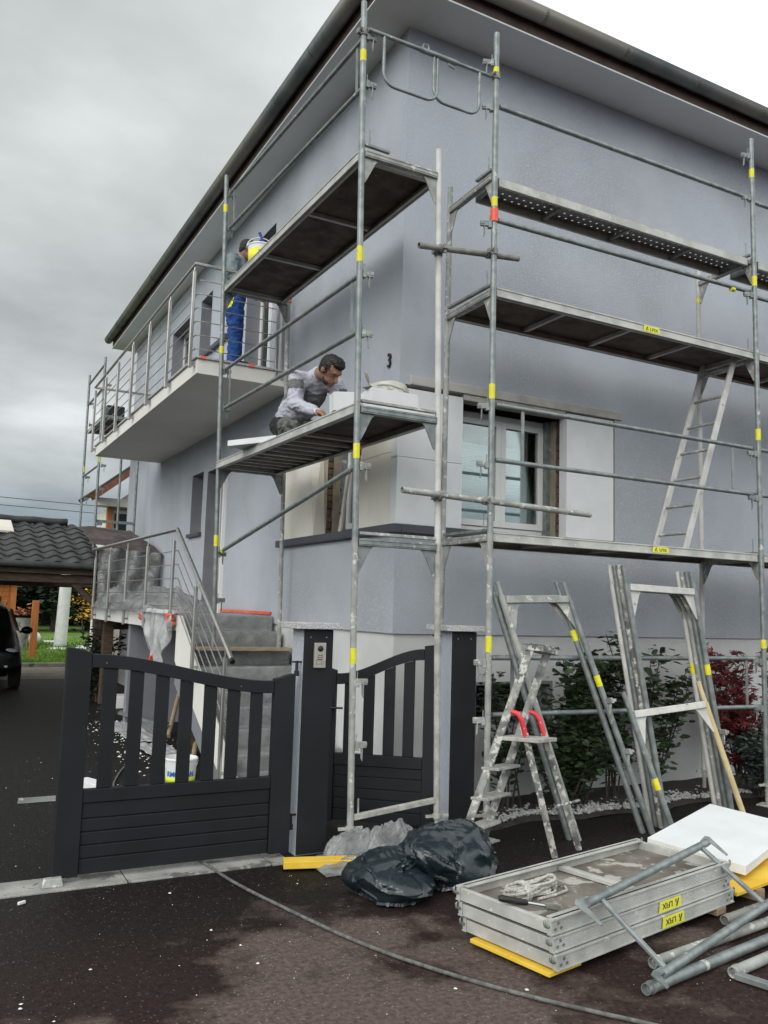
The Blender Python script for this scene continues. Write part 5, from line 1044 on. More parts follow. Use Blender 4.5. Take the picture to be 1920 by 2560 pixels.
# ================================================================ PEOPLE
def fuse(name, mb, mats, pick, parent, voxel=.011, it=5, wr=0, wf=13):
    """melt overlapping capsules into one continuous skin and colour it by region"""
    me = bpy.data.meshes.new(name); org = ORG.get(parent.name, Vector()); me.from_pydata([tuple(Vector(v)-org) for v in mb.v], [], mb.f); me.update()
    o = bpy.data.objects.new(name, me); COL.objects.link(o); r_ = o.modifiers.new('r', 'REMESH'); r_.mode = 'VOXEL'; r_.voxel_size = voxel; s_ = o.modifiers.new('s', 'SMOOTH'); s_.iterations = it; s_.factor = .6
    dg = bpy.context.evaluated_depsgraph_get(); new = bpy.data.meshes.new_from_object(o.evaluated_get(dg)); o.modifiers.clear(); o.data = new; new.name = name; new.materials.clear()
    for k_ in mats: new.materials.append(MATS[k_])
    if wr:                                             # cloth folds / tufts of hair pushed along the normals
        moves = []
        for v in new.vertices:
            q = (v.co+org)*wf; q = Vector((q.x, q.y, q.z*1.5)); k_ = noise.noise(q + 1.5*Vector((noise.noise(q*.5), noise.noise(q*.5+V(3,0,0)), 0))); moves.append(v.co + v.normal*wr*((1-abs(k_)*2.6) + .4*noise.noise(q*2.3)))
        for v, c in zip(new.vertices, moves): v.co = c
    for p in new.polygons: p.material_index = pick(p.center+org); p.use_smooth = True
    o.parent = parent; ORG[o.name] = org.copy(); return o
def head(mb, c, face, up, s=1.0):
    """skull, jaw, nose, brow and ears around c; face = looking direction"""
    f = Vector(face).normalized(); u = Vector(up); u = (u-f*u.dot(f)).normalized(); l = u.cross(f); rot = Matrix((f, l, u)).transposed()
    mb.ball(Vector(c)+u*.025*s, .098*s, .078*s, .100*s, 20, 14, rot); mb.ball(Vector(c)+f*.030*s-u*.055*s, .066*s, .058*s, .066*s, 16, 12, rot)
    mb.ball(Vector(c)+f*.070*s-u*.092*s, .026*s, .03*s, .024*s, 12, 8, rot)           # chin
    mb.limb(Vector(c)+f*.096*s+u*.004*s, .011*s, Vector(c)+f*.118*s-u*.034*s, .015*s)     # nose
    mb.ball(Vector(c)+f*.088*s+u*.028*s, .018*s, .055*s, .014*s, 12, 8, rot)            # brow
    mb.ball(Vector(c)+f*.088*s-u*.064*s, .018*s, .028*s, .012*s, 12, 8, rot)            # lips
    for q in (-1, 1): mb.ball(Vector(c)+l*q*.080*s-f*.008*s-u*.005*s, .022*s, .012*s, .032*s, 10, 8, rot)
    return f, l, u
def hand(mb, w_, d, palm_n, s=1.0):
    """palm, four bent fingers and a thumb; w_ wrist, d pointing direction"""
    d = Vector(d).normalized(); n = Vector(palm_n); n = (n-d*n.dot(d)).normalized(); sdv = d.cross(n); w_ = Vector(w_)
    mb.limb(w_, .026*s, w_+d*.05*s, .030*s); mb.ball(w_+d*.055*s, .042*s, .042*s, .026*s)
    for k_, ln in ((-1.5,.062),(-.5,.074),(.5,.070),(1.5,.055)):
        b = w_+d*.085*s+sdv*k_*.019*s; m_ = b+d*ln*.55*s+n*.012*s; mb.limb(b, .0095*s, m_, .009*s, 8); mb.limb(m_, .009*s, m_+d*ln*.35*s+n*.03*s, .008*s, 8)
    b = w_+d*.03*s-sdv*.035*s; mb.limb(b, .012*s, b+d*.03*s-sdv*.03*s+n*.01*s, .011*s, 8); mb.limb(b+d*.03*s-sdv*.03*s+n*.01*s, .011*s, b+d*.06*s-sdv*.032*s+n*.02*s, .009*s, 8)
# --- kneeling man
p1 = thing('person', 'man in striped grey knit sweater kneeling on the lower scaffold deck', 'person', (2.93,7.2,3.19))
HC = Vector((2.93,6.555,3.735)); face = Vector((.36,-.66,-.72)); hup = Vector((.14,-.62,.76))
hip = Vector((2.90,7.42,3.43)); chest = Vector((2.94,7.03,3.66)); neck = Vector((2.94,6.80,3.765))
shR, shL = Vector((2.765,6.90,3.705)), Vector((3.11,6.86,3.71)); elR, elL = Vector((2.735,6.86,3.47)), Vector((3.16,6.70,3.48)); wrR, wrL = Vector((2.84,6.60,3.365)), Vector((3.0,6.56,3.34))
b = MB(); f_, l_, u_ = head(b, HC, face, hup, 1.06); b.limb(neck, .062, HC-f_*.02-u_*.055, .054); b.limb(hip, .11, chest, .12); b.limb(chest, .11, neck, .06)
for s_, e_, w_ in ((shR,elR,wrR),(shL,elL,wrL)): b.limb(chest, .09, s_, .05); b.limb(s_, .045, e_, .038); b.limb(e_, .036, w_, .026); hand(b, w_, (w_-e_)+Vector((0,-.05,-.02)), (0,0,-1), 1.0)
knR, knL = Vector((2.785,6.98,3.285)), Vector((3.03,6.94,3.285)); anR, anL = Vector((2.80,7.42,3.245)), Vector((3.0,7.44,3.245))
for k_, a_ in ((knR,anR),(knL,anL)): b.limb(hip+V((-.08 if k_ is knR else .08),0,-.03), .075, k_, .055); b.limb(k_, .052, a_, .036)
fuse('body', b, ['skin'], lambda c: 0, p1, .009, 4)
hr = MB(); rot = Matrix((f_, l_, u_)).transposed(); hr.ball(HC+u_*.038-f_*.018, .102, .088, .096, 24, 16, rot); hr.ball(HC+u_*.105+f_*.030, .060, .068, .040, 16, 10, rot); hr.ball(HC-f_*.060-u_*.005, .050, .070, .065, 14, 10, rot); hr.ball(HC+f_*.062+u_*.092, .042, .062, .036, 12, 8, rot); hr.ball(HC-f_*.03+u_*.02, .085, .087, .085, 20, 12, rot)
for q in (-1,1): hr.ball(HC+l_*q*.074+u_*.015+f_*.005, .026, .012, .04, 10, 8, rot)
fuse('hair', hr, ['hair_black'], lambda c: 0, p1, .006, 1, .007, 48)
bd = MB(); bd.ball(HC+f_*.032-u_*.074, .066, .0615, .052, 16, 10, rot)
for q in (-1,1): bd.limb(HC+l_*q*.060-u_*.062+f_*.016, .010, HC+l_*q*.05-u_*.085+f_*.04, .016)
fuse('beard', bd, ['beard_dark'], lambda c: 0, p1, .007, 1)
sw = MB(); sw.limb(hip+V(0,-.03,.0), .145, lerp(hip,chest,.55), .160); sw.limb(lerp(hip,chest,.5), .160, chest, .165); sw.limb(chest, .155, neck+V(0,.04,-.02), .085); sw.limb(shR, .080, shL, .080)
for s_, e_, w_ in ((shR,elR,wrR),(shL,elL,wrL)): sw.limb(s_, .082, e_, .062); sw.limb(e_, .060, lerp(e_,w_,.86), .044)
ax = (chest-hip).normalized()
def stripe(c):
    if (c-elR).length < .17 or (c-elL).length < .17:
        on_arm = min((c-lerp(shR,elR,.5)).length, (c-lerp(shL,elL,.5)).length) < .15
        t = (shR.z-c.z)/(shR.z-elR.z) if on_arm else 2
        if c.x < 2.80 or c.x > 3.1: return 1 if .02 < t < .42 else 0
    t = (c-hip).dot(ax)/(chest-hip).length
    if t < -.15: return 2
    if c.x < 2.80 and c.z > 3.55: return 1 if 3.585 < c.z < 3.69 else 0
    return 1 if (.78 < t < 1.22 and c.x > 2.78) else 0
fuse('sweater', sw, ['sweater_pale','sweater_grey','red_cloth'], stripe, p1, .010, 4, .009, 13)
tv = MB(); tv.limb(hip+V(0,.04,-.04), .135, hip+V(0,-.05,-.04), .13)
for k_, a_, sx in ((knR,anR,-.08),(knL,anL,.08)): tv.limb(hip+V(sx,0,-.05), .098, k_, .078); tv.limb(k_, .074, lerp(k_,a_,.9), .056)
fuse('trousers', tv, ['work_trousers','black_cloth'], lambda c: 1 if c.y > 7.22 else 0, p1, .011, 4, .010, 12)
bt = MB()
for a_ in (anR, anL): bt.limb(a_+V(0,-.02,.0), .050, a_+V(0,.10,-.012), .042); bt.limb(a_+V(0,.08,-.01), .042, a_+V(0,.18,-.005), .04)
fuse('boots', bt, ['black_cloth'], lambda c: 0, p1, .01, 3)
MB().path([wrR+V(.03*math.cos(t),.012*math.sin(t)-.02,.03*math.sin(t)-.005) for t in [2*math.pi*k_/16 for k_ in range(16)]], .007, 8, closed=True).build('wristband', 'white_cloth', p1, smooth=50)
# --- man on the balcony
p2 = thing('person', 'man in blue work trousers and grey green top standing on the balcony', 'person', (2.93,9.33,4.416))
hp = Vector((2.905,9.33,5.27)); ch = Vector((2.90,9.32,5.60)); nk = Vector((2.955,9.29,5.74)); HC = Vector((3.02,9.25,5.845)); face = Vector((.8,-.25,-.35))
aR, aL = (Vector((2.835,9.22,5.68)), Vector((2.79,9.12,5.45)), Vector((2.99,9.07,5.31))), (Vector((2.97,9.46,5.68)), Vector((3.08,9.45,5.45)), Vector((3.22,9.33,5.33)))
fR, fL = (Vector((2.90,9.25,5.20)), Vector((2.925,9.26,4.84)), Vector((2.935,9.27,4.49))), (Vector((2.92,9.42,5.20)), Vector((2.96,9.42,4.84)), Vector((2.95,9.43,4.49)))
b = MB(); f_, l_, u_ = head(b, HC, face, (.3,0,1), 1.05); b.limb(nk, .058, HC-u_*.06-f_*.02, .053); b.limb(hp, .11, ch, .13); b.limb(ch, .11, nk, .06)
for s_, e_, w_ in (aR, aL): b.limb(ch, .09, s_, .05); b.limb(s_, .046, e_, .038); b.limb(e_, .036, w_, .027); hand(b, w_, w_-e_, (0,.2,-1))
for h_, k_, a_ in (fR, fL): b.limb(h_, .08, k_, .055); b.limb(k_, .05, a_, .036)
fuse('body', b, ['skin_dark'], lambda c: 0, p2, .010, 4)
rot = Matrix((f_, l_, u_)).transposed(); hr = MB(); hr.ball(HC+u_*.036-f_*.02, .102, .087, .094, 22, 14, rot); hr.ball(HC-f_*.06-u_*.01, .048, .068, .06, 14, 10, rot); fuse('hair', hr, ['hair_black'], lambda c: 0, p2, .008, 2, .006, 45)
sw = MB(); sw.limb(hp+V(0,0,.02), .135, ch, .155); sw.limb(ch, .145, nk-V(.02,0,.04), .08); sw.limb(aR[0], .078, aL[0], .078)
for s_, e_, w_ in (aR, aL): sw.limb(s_, .078, e_, .060); sw.limb(e_, .058, lerp(e_,w_,.8), .046)
fuse('top', sw, ['grey_green_cloth'], lambda c: 0, p2, .012, 4, .011, 11)
tv = MB(); tv.limb(hp+V(0,-.05,-.03), .115, hp+V(0,.06,-.03), .115)
for h_, k_, a_ in (fR, fL): tv.limb(h_, .098, k_, .076); tv.limb(k_, .075, a_, .062)
fuse('trousers', tv, ['blue_cloth','yellow_label'], lambda c: 1 if (5.10 < c.z < 5.24 and abs(c.x-2.83-(c.z-5.17)*.2) < .012) else 0, p2, .011, 3, .011, 11)
bt = MB()
for h_, k_, a_ in (fR, fL): bt.limb(a_+V(-.02,0,-.02), .045, a_+V(.12,-.02,-.03), .042)
fuse('boots', bt, ['black_cloth'], lambda c: 0, p2, .011, 3)
# ================================================================ PLANTS
def leafset(mb, pts, size, rr, shape='leaf', droop=.3):
    for p in pts:
        p = Vector(p); s = size*rr.uniform(.42,1.35); a = rr.uniform(0,6.283); d = Vector((math.cos(a), math.sin(a), rr.uniform(-droop,.5))).normalized(); n = Vector((rr.gauss(0,.5), rr.gauss(0,.5), 1)).normalized(); sdv = d.cross(n).normalized(); n = sdv.cross(d)
        if shape == 'leaf': mb.add([p, p+d*s*.35+sdv*s*.30+n*s*.05, p+d*s*.75+sdv*s*.22, p+d*s, p+d*s*.75-sdv*s*.22, p+d*s*.35-sdv*s*.30+n*s*.05], [(0,1,2,3),(0,3,4,5)])
        elif shape == 'star':
            vs = [p]; 
            for k_ in range(5):
                t = (k_-2)*.62; q = d*math.cos(t)+sdv*math.sin(t); ln = s*(1-.13*abs(k_-2)); w_ = q.cross(n)*s*.11; vs += [p+q*ln*.5-w_, p+q*ln-n*s*.1, p+q*ln*.5+w_]
            mb.add(vs, [(0,1+3*k_,2+3*k_,3+3*k_) for k_ in range(5)])
        else: mb.add([p-sdv*s*.5, p+d*s*.9-sdv*s*.2, p+d*s+sdv*s*.2, p+sdv*s*.5], [(0,1,2,3)])
def bush(name, label, c, n_stem, h, spread, leaf_mat, leaf_n, size, seed, shape='leaf', group=None, cat='shrub', lean=(0,0)):
    rr = random.Random(seed); t = thing(name, label, cat, c, group); st = MB(); lv_ = MB(); c = Vector(c); pts = []; ymax = 6.46 if c.y < 6.5 else 99
    for i in range(n_stem):
        a = rr.uniform(0,6.283); hh = h*rr.uniform(.55,1.0); r = spread*rr.uniform(.25,1); base = c+Vector((rr.uniform(-.1,.1), rr.uniform(-.06,.06), 0)); end = c+Vector((math.cos(a)*r+lean[0]*hh, math.sin(a)*r*.7+lean[1]*hh, hh)); mid = lerp(base,end,.5)+Vector((rr.uniform(-.1,.1), rr.uniform(-.08,.08), .08)); path_ = spline([base,mid,end], 6)
        for q in path_: q.y = min(q.y, ymax)
        st.path(path_, .006, 6, radii=[lerp(.009,.0035,k_/(len(path_)-1)) for k_ in range(len(path_))])
        for j in range(3):
            k_ = rr.randint(4, len(path_)-2); q = path_[k_]; e = q+Vector((rr.uniform(-.2,.2), rr.uniform(-.16,.12), rr.uniform(.05,.2)))*spread*2; e.y = min(e.y, ymax); st.path([q, lerp(q,e,.5)+V(0,0,.02), e], .003, 5)
            for _ in range(leaf_n//(n_stem*6)): pts.append(lerp(q,e,rr.uniform(.2,1))+Vector((rr.gauss(0,.035), rr.gauss(0,.03), rr.gauss(0,.035))))
        for _ in range(leaf_n//(n_stem*2)):
            k_ = rr.uniform(.25,1)*(len(path_)-1); q = path_[int(k_)]; pts.append(q+Vector((rr.gauss(0,.06), rr.gauss(0,.045), rr.gauss(0,.05))))
    for q in pts: q.y = min(q.y, ymax+.02); q.z = max(q.z, .03)
    leafset(lv_, pts, size, rr, shape); st.build('stems', 'bark', t, smooth=60); lv_.build('foliage', leaf_mat, t, solid=.0008); return t
RG = 'shrubs in the bed along the front wall'
bush('rose_bush', 'tall dark leafed rose bush behind the leaning frame pair', (5.25,6.0,0), 11, 1.35, .42, 'leaf_dark', 2100, .085, 2, group=RG)
bush('rose_bush', 'rose bush with the highest shoot beside the frame bundle', (5.75,6.1,0), 8, 1.72, .34, 'leaf_dark', 1300, .085, 5, group=RG)
bush('rose_bush', 'sparse rose shoots reaching right of the frame bundle', (6.25,6.1,0), 8, 1.38, .45, 'leaf_dark', 900, .090, 8, group=RG, lean=(.18,0))
bush('rose_bush', 'small dark rose bush behind the stepladder next to the front pole', (4.55,6.05,0), 7, 1.2, .30, 'leaf_dark', 600, .08, 12, group=RG)
bush('low_shrub', 'dense low dark shrub at the foot of the rose bushes', (5.1,5.95,0), 18, .72, .52, 'leaf_dark', 2100, .075, 31, group=RG)
bush('japanese_maple', 'dark red leafed maple shrub beside the right scaffold pole', (7.35,6.0,0), 14, 1.45, .62, 'leaf_maple', 1300, .085, 14, 'star', RG, 'shrub')
bush('lavender_shrub', 'grey green feathery shrub at the right picture edge', (7.30,5.62,0), 44, .62, .45, 'leaf_grey', 5200, .05, 17, 'leaf', RG)
# white pebbles
pe = MB(); rr = random.Random(4)
for i in range(1500):
    x = rr.uniform(4.15,7.2); edge = 5.70+.05*math.sin(x*3.1)+.04*math.sin(x*7.3); y = edge+abs(rr.gauss(0,.13)); s = rr.uniform(.010,.026)
    if y > 6.4: continue
    rot = Matrix.Rotation(rr.uniform(0,3), 3, 'Z') @ Matrix.Rotation(rr.uniform(-.5,.5), 3, 'X'); o_ = len(pe.v)
    for v in ((1,0,0),(0,.8,0),(-1,0,0),(0,-.8,0),(.2,.1,.6),(-.1,0,-.6)): pe.v.append(tuple(rot @ (Vector(v)*s) + Vector((x,y,.018+s*.4+rr.uniform(0,.012)))))
    pe.f += [tuple(o_+k_ for k_ in f) for f in ((0,1,4),(1,2,4),(2,3,4),(3,0,4),(1,0,5),(2,1,5),(3,2,5),(0,3,5))]
pe.build('pebbles', 'pebble', kind='stuff', label='white decorative pebbles along the front of the bed', category='pebbles')
# scattered chips of foam and mortar
ch_ = MB()
def chip(x, y, s, z=.004):
    a = rr.uniform(0,6.28); o_ = len(ch_.v)
    for k_ in range(5): t = a+k_*1.2566; r_ = s*rr.uniform(.5,1.1); ch_.v.append((x+r_*math.cos(t), y+r_*math.sin(t), z))
    ch_.v.append((x, y, z+s*.5)); ch_.f += [tuple(o_+q for q in f) for f in ((0,1,5),(1,2,5),(2,3,5),(3,4,5),(4,0,5))]
for i in range(420):
    x = rr.uniform(-.3,4.6); y = rr.uniform(1.9,5.4); s = abs(rr.gauss(0,.0018))+.0010
    chip(x, y, s)
for i in range(22): chip(rr.uniform(.3,4.5), rr.uniform(2.6,5.4), rr.uniform(.006,.013))
for i in range(420): x = rr.gauss(2.3,.22); y = rr.gauss(10.6,1.1); chip(x, y, abs(rr.gauss(0,.011))+.004)
for i in range(200): chip(rr.uniform(-.5,2.2), rr.uniform(5.8,10), abs(rr.gauss(0,.004))+.002)
ch_.build('debris_chips', 'chip_white', kind='stuff', label='small white foam and mortar chips strewn over the asphalt', category='debris')
MB().obox((.60,5.26,.012), rot2((.022,0),.5), rot2((0,.008),.5), UP*.008).build('mortar_lump', 'chip_white', label='single pale mortar lump just in front of the kerb', category='lump', bevel=.003)
# ================================================================ BUILDING CLUTTER BEHIND THE GATE
def sheet(name, mat, c, rx, ry, seed, label):
    MB().grid(lambda u, v: (c[0]+(u-.5)*2*rx, c[1]+(v-.5)*2*ry, .014+.035*abs(noise.noise(Vector((u*4+seed, v*4, seed))))), 24, 24).build(name, mat, smooth=60, solid=.001, label=label, category='sheet')
sheet('floor_sheet', 'milky_film', (2.5,11.4), .22, .9, 1.1, 'grey plastic sheet on the driveway under the landing')
sheet('floor_sheet', 'milky_film', (2.47,9.75), .18, .6, 3.3, 'grey plastic sheet on the driveway near the foot of the steps')
PGp = 'metal profiles piled under the landing'
for i in range(6):
    a = Vector((2.72-.05*i,13.2-.2*i,.05+.02*i)); b_ = Vector((2.66+.03*i,10.9,.06+.015*i)); MB().bar(a, b_, .05, .03).build('metal_profile', 'galvanised', label=['lowest','second','third','fourth','fifth','topmost'][i]+' long grey metal profile in the pile under the landing', category='profile', group=PGp)
for i, (a, b_) in enumerate((((2.80,10.8,.02),(3.30,12.0,.75)), ((2.72,9.35,.02),(3.10,10.4,.55)), ((2.86,10.3,.02),(3.34,11.6,.6)))):
    MB().tube(a, b_, .03, 10).build('wooden_prop', 'raw_wood', smooth=40, label=['leaning round prop in the middle under the landing','short leaning prop right beside the steps','leaning round prop close behind the gate bars under the landing'][i], category='prop')
MB().box(2.95,3.50,13.3,13.9,-.01,.52).build('cardboard_box', 'cardboard', label='brown cardboard box under the landing', category='box', bevel=.01)
MB().box(2.62,3.10,13.95,14.4,-.01,.18).build('white_crate', 'white_plastic', label='flat white crate under the landing', category='crate', bevel=.01)
bush('potted_shrub', 'dark evergreen shrub standing under the landing edge', (2.55,14.9,0), 16, 1.25, .50, 'leaf_pine', 900, .10, 41, 'leaf', None)
# ================================================================ CARPORT
cp = thing('carport', 'low brown timber carport with dark wavy tile roof', 'carport', (1.0,16.5,0))
E0, R0_ = Vector((0,15.0,2.275)), Vector((0,18.0,3.16)); sv_ = (R0_-E0); sn = Vector((0,-sv_.z,sv_.y)).normalized(); su = sv_.normalized(); rows, cw_ = 8, .30; rl = sv_.length/rows
def tile_mesh(mb, x0, o_):
    nseg = 10; vs = []
    for (d, lift) in ((-.03,.030),(rl+.02,.006)):
        for thick in (0, -.022):
            for i in range(nseg+1):
                u = i/nseg; h_ = .028*math.sin(u*2*math.pi) + lift + thick; vs.append(o_ + Vector((x0+u*cw_,0,0)) + su*d + sn*h_)
    a = nseg+1; fs = []
    for i in range(nseg): fs += [(i,i+1,2*a+i+1,2*a+i),(a+i+1,a+i,3*a+i,3*a+i+1),(i,a+i,a+i+1,i+1)]
    mb.add(vs, fs)
proto = None; far = MB()
for r_ in range(rows):
    for c_ in range(-12, 9):
        x0 = c_*cw_; o_ = E0 + su*rl*r_
        if x0 < .2: tile_mesh(far, x0, o_); continue
        if proto is None:
            m = MB(); tile_mesh(m, 0, Vector((0,0,0))); proto = m.build('roof_tile', 'roof_tile', cp, smooth=50); t_ = proto
        else: t_ = proto.copy(); COL.objects.link(t_); t_.parent = cp
        t_.location = Vector((x0,0,0)) + o_ - ORG[cp.name]
for v in proto.data.vertices: v.co += ORG[cp.name]
fr_ = far.build('roof_tiles', 'roof_tile', cp, smooth=50); fr_['kind'] = 'stuff'
MB().add([E0+V(-3.7,0,-.03),E0+V(2.55,0,-.03),R0_+V(2.55,0,-.03),R0_+V(-3.7,0,-.03)],[(0,1,2,3)]).add([R0_+V(-3.7,0,-.03),R0_+V(2.55,0,-.03),V(2.55,21.0,2.25),V(-3.7,21.0,2.25)],[(0,1,2,3)]).build('roof_boarding', 'brown_timber', cp, solid=.03)
MB().path([R0_+V(-3.7+.32*i,0,.05+.014*(i%2)) for i in range(20)], .075, 10).build('ridge_tiles', 'roof_tile', cp, smooth=50)
MB().lathe((-3.8,14.93,2.24), [(.055,0),(.055,6.36)], 12, (1,0,0)).build('gutter', 'roof_tile', cp, smooth=40)
MB().box(-3.8,2.56,15.02,15.08,2.10,2.235).build('fascia', 'brown_timber', cp)
for xb, yb in ((2.70,15.10), (3.70,20.8)): MB().box(-3.8,xb,yb,yb+.14,1.955,2.098).build('beam', 'brown_timber', cp, bevel=.01)
for x, y in ((2.62,15.17),(-3.6,15.17),(3.62,20.87),(-3.6,20.87)): MB().box(x-.07,x+.07,y-.068,y+.068,-.01,1.953).build('post', 'brown_timber', cp, bevel=.01)
for xc, yc in ((2.56,15.17), (3.56,20.87)): MB().bar((xc,yc,1.58),(xc-.40,yc,1.96),.08,.08).build('brace', 'brown_timber', cp)
for i in range(10): x = -3.4+i*.62; MB().bar((x,15.05,2.22),(x,18.0,3.08),.07,.12).build('rafter', 'brown_timber', cp)
q = E0+su*(rl*5.1)+sn*.07; slab('foam_sheet', 'polystyrene_cream', q+V(.2,0,0), (1.12,0,.0), su*.95, .04, 'cream foam sheet lying on the carport tiles', 'foam sheet')
# ================================================================ CAR
car = thing('parked_car', 'black car parked under the carport, cut by the picture edge', 'car', (.72,18.6,0))
def car_section(y, w_, zs_): return [(.72+s*x, y, z) for s, x, z in zs_]
def ring(y, hw, belt, roofw, top, low=.30):
    L_ = [(-hw*.90,low),(-hw,low+.18),(-hw*1.0,belt*.72),(-hw*.965,belt),(-roofw,top-.06),(-roofw*.86,top)]
    return [(.72+x,y,z) for x,z in L_]+[(.72-x,y,z) for x,z in reversed(L_)]
secs = [ring(16.62,.80,.62,.70,.70), ring(16.70,.90,.74,.78,.82), ring(17.25,.93,.86,.80,.95), ring(17.75,.935,.95,.84,1.08), ring(18.35,.94,.98,.78,1.50), ring(19.0,.94,1.0,.77,1.58), ring(20.0,.94,1.0,.77,1.57), ring(20.7,.92,.98,.76,1.40), ring(20.95,.88,.80,.70,.86)]
m = MB(); n_ = 12
for s in secs: m.v += s
for i in range(len(secs)-1):
    for j in range(n_): m.f.append((i*n_+j, i*n_+(j+1) % n_, (i+1)*n_+(j+1) % n_, (i+1)*n_+j))
m.f += [tuple(range(n_-1,-1,-1)), tuple((len(secs)-1)*n_+j for j in range(n_))]
bd = m.build('body', 'car_paint', car, smooth=35); sb = bd.modifiers.new('s','SUBSURF'); sb.levels = sb.render_levels = 2
MB().add([(.72-.76,17.74,1.10),(.72+.76,17.74,1.10),(.72+.70,18.30,1.46),(.72-.70,18.30,1.46)],[(0,1,2,3)]).build('windscreen', 'dark_glass', car, solid=.006)
for s in (-1,1):
    MB().add([(.72+s*.945,18.1,1.02),(.72+s*.945,20.4,1.02),(.72+s*.82,20.1,1.46),(.72+s*.82,18.6,1.46)],[(0,1,2,3)]).build('side_window', 'dark_glass', car, solid=.004)
    mr = MB().ball((.72+s*1.06,18.0,1.06), .11, .07, .075, 14, 10).tube((.72+s*.93,18.03,1.02),(.72+s*1.02,18.0,1.05),.02,8).build('wing_mirror', 'car_paint', car, smooth=50)
    hl = MB().ball((.72+s*.66,16.76,.72), .16, .09, .06, 16, 10).build('headlight', 'lamp_glass', car, smooth=50); MB().ball((.72+s*.62,16.66,.46), .05, .03, .035, 12, 8).build('fog_lamp', 'lamp_glass', car, smooth=50)
    MB().path([(.72+s*.70,18.5,1.55),(.72+s*.71,18.7,1.60),(.72+s*.70,19.9,1.60),(.72+s*.69,20.1,1.55)], .014, 8).build('roof_rail', 'chrome', car, smooth=50)
    for y in (17.45, 20.1):
        w_ = MB().lathe((.72+s*.74,y,.32), [(.20,0),(.31,.01),(.32,.04),(.32,.16),(.31,.19),(.20,.2)], 28, (s,0,0)).build('wheel', 'tyre', car, smooth=40); MB().lathe((.72+s*.90,y,.32), [(.20,0),(.20,.03),(.05,.045)], 20, (s,0,0)).build('rim', 'chrome', w_, smooth=40)
MB().box(.40,1.04,16.575,16.60,.42,.53).build('number_plate', 'white_plastic', car)
# ================================================================ GARDEN AND BACKGROUND
MB().box(2.53,2.70,24.64,24.80,-.02,1.62).build('timber_post', 'orange_timber', bevel=.012, label='orange brown square timber post at the lawn edge', category='post')
def cloth(u, v): a = 2*math.pi*u; r_ = .19*(1+.10*(1-v)**3+.07*math.sin(a*3+v*2)); return (4.14+r_*math.cos(a)-.05*(1-v), 30.6+r_*.6*math.sin(a), v*2.9)
MB().grid(cloth, 40, 14).build('wrapped_column', 'white_fabric', smooth=60, solid=.004, label='white cloth wrapped garden column behind the timber post', category='column')
for i, (x, y, r_) in enumerate(((3.60,33.6,.21),(3.32,33.0,.15))): MB().ball((x,y,r_+.03), r_, nu=20, nv=14).build('globe_lamp', 'white_plastic', smooth=60, label=['larger white globe garden lamp on the lawn','smaller white globe garden lamp behind the timber post'][i], category='globe lamp', group='white globe lamps on the lawn')
for i, (x, y) in enumerate(((4.3,34.5),(3.9,29.6),(4.75,29.8),(5.0,31.0))): MB().lathe((x,y,.03), [(.34,0),(.36,.03),(.30,.06)], 14).build('stepping_stone', 'white_plastic', label=['pale flat stone far out on the lawn behind the globe lamps','pale flat stone in front of the wrapped column','pale flat stone right of the wrapped column foot','pale flat stone near the yellow tree'][i], category='stone', group='pale stepping stones in the lawn', smooth=40)
pt = thing('flower_pot', 'tall grey planter with faded pink flowers by the shed', 'flower pot', (2.66,28.6,0)); MB().lathe((2.66,28.6,0), [(.16,0),(.2,.3),(.34,1.05),(.30,1.05),(.15,.95)], 20).build('planter', 'concrete', pt, smooth=40)
lv_ = MB(); rr = random.Random(6); leafset(lv_, [Vector((2.66+rr.gauss(0,.22), 28.6+rr.gauss(0,.2), 1.15+abs(rr.gauss(0,.10)))) for _ in range(160)], .13, rr); lv_.build('flowers', 'terracotta', pt, kind='stuff')
sh_ = thing('garden_shed', 'orange timber garden shed at the left edge', 'shed', (.3,31,0)); 
for i in range(14): MB().box(-3.2,2.50,29.98-.0+.004*(i%2),30.05,i*.155,i*.155+.150).build('wall_board', 'orange_timber', sh_, bevel=.006)
MB().box(-3.2,2.48,30.06,33,0,2.15).build('inner_wall', 'brown_timber', sh_); MB().box(2.38,2.56,29.90,29.98,0,2.2).build('corner_post', 'orange_timber', sh_); MB().prism([(-3.4,29.7,2.17),(2.75,29.7,2.17),(2.75,31.5,2.9),(-3.4,31.5,2.9)],(0,0,.06)).prism([(-3.4,31.5,2.9),(2.75,31.5,2.9),(2.75,33.3,2.17),(-3.4,33.3,2.17)],(0,0,.06)).build('roof', 'terracotta', sh_)
MB().box(1.3,2.1,29.93,29.97,.9,1.7).build('window', 'dark_glass', sh_)
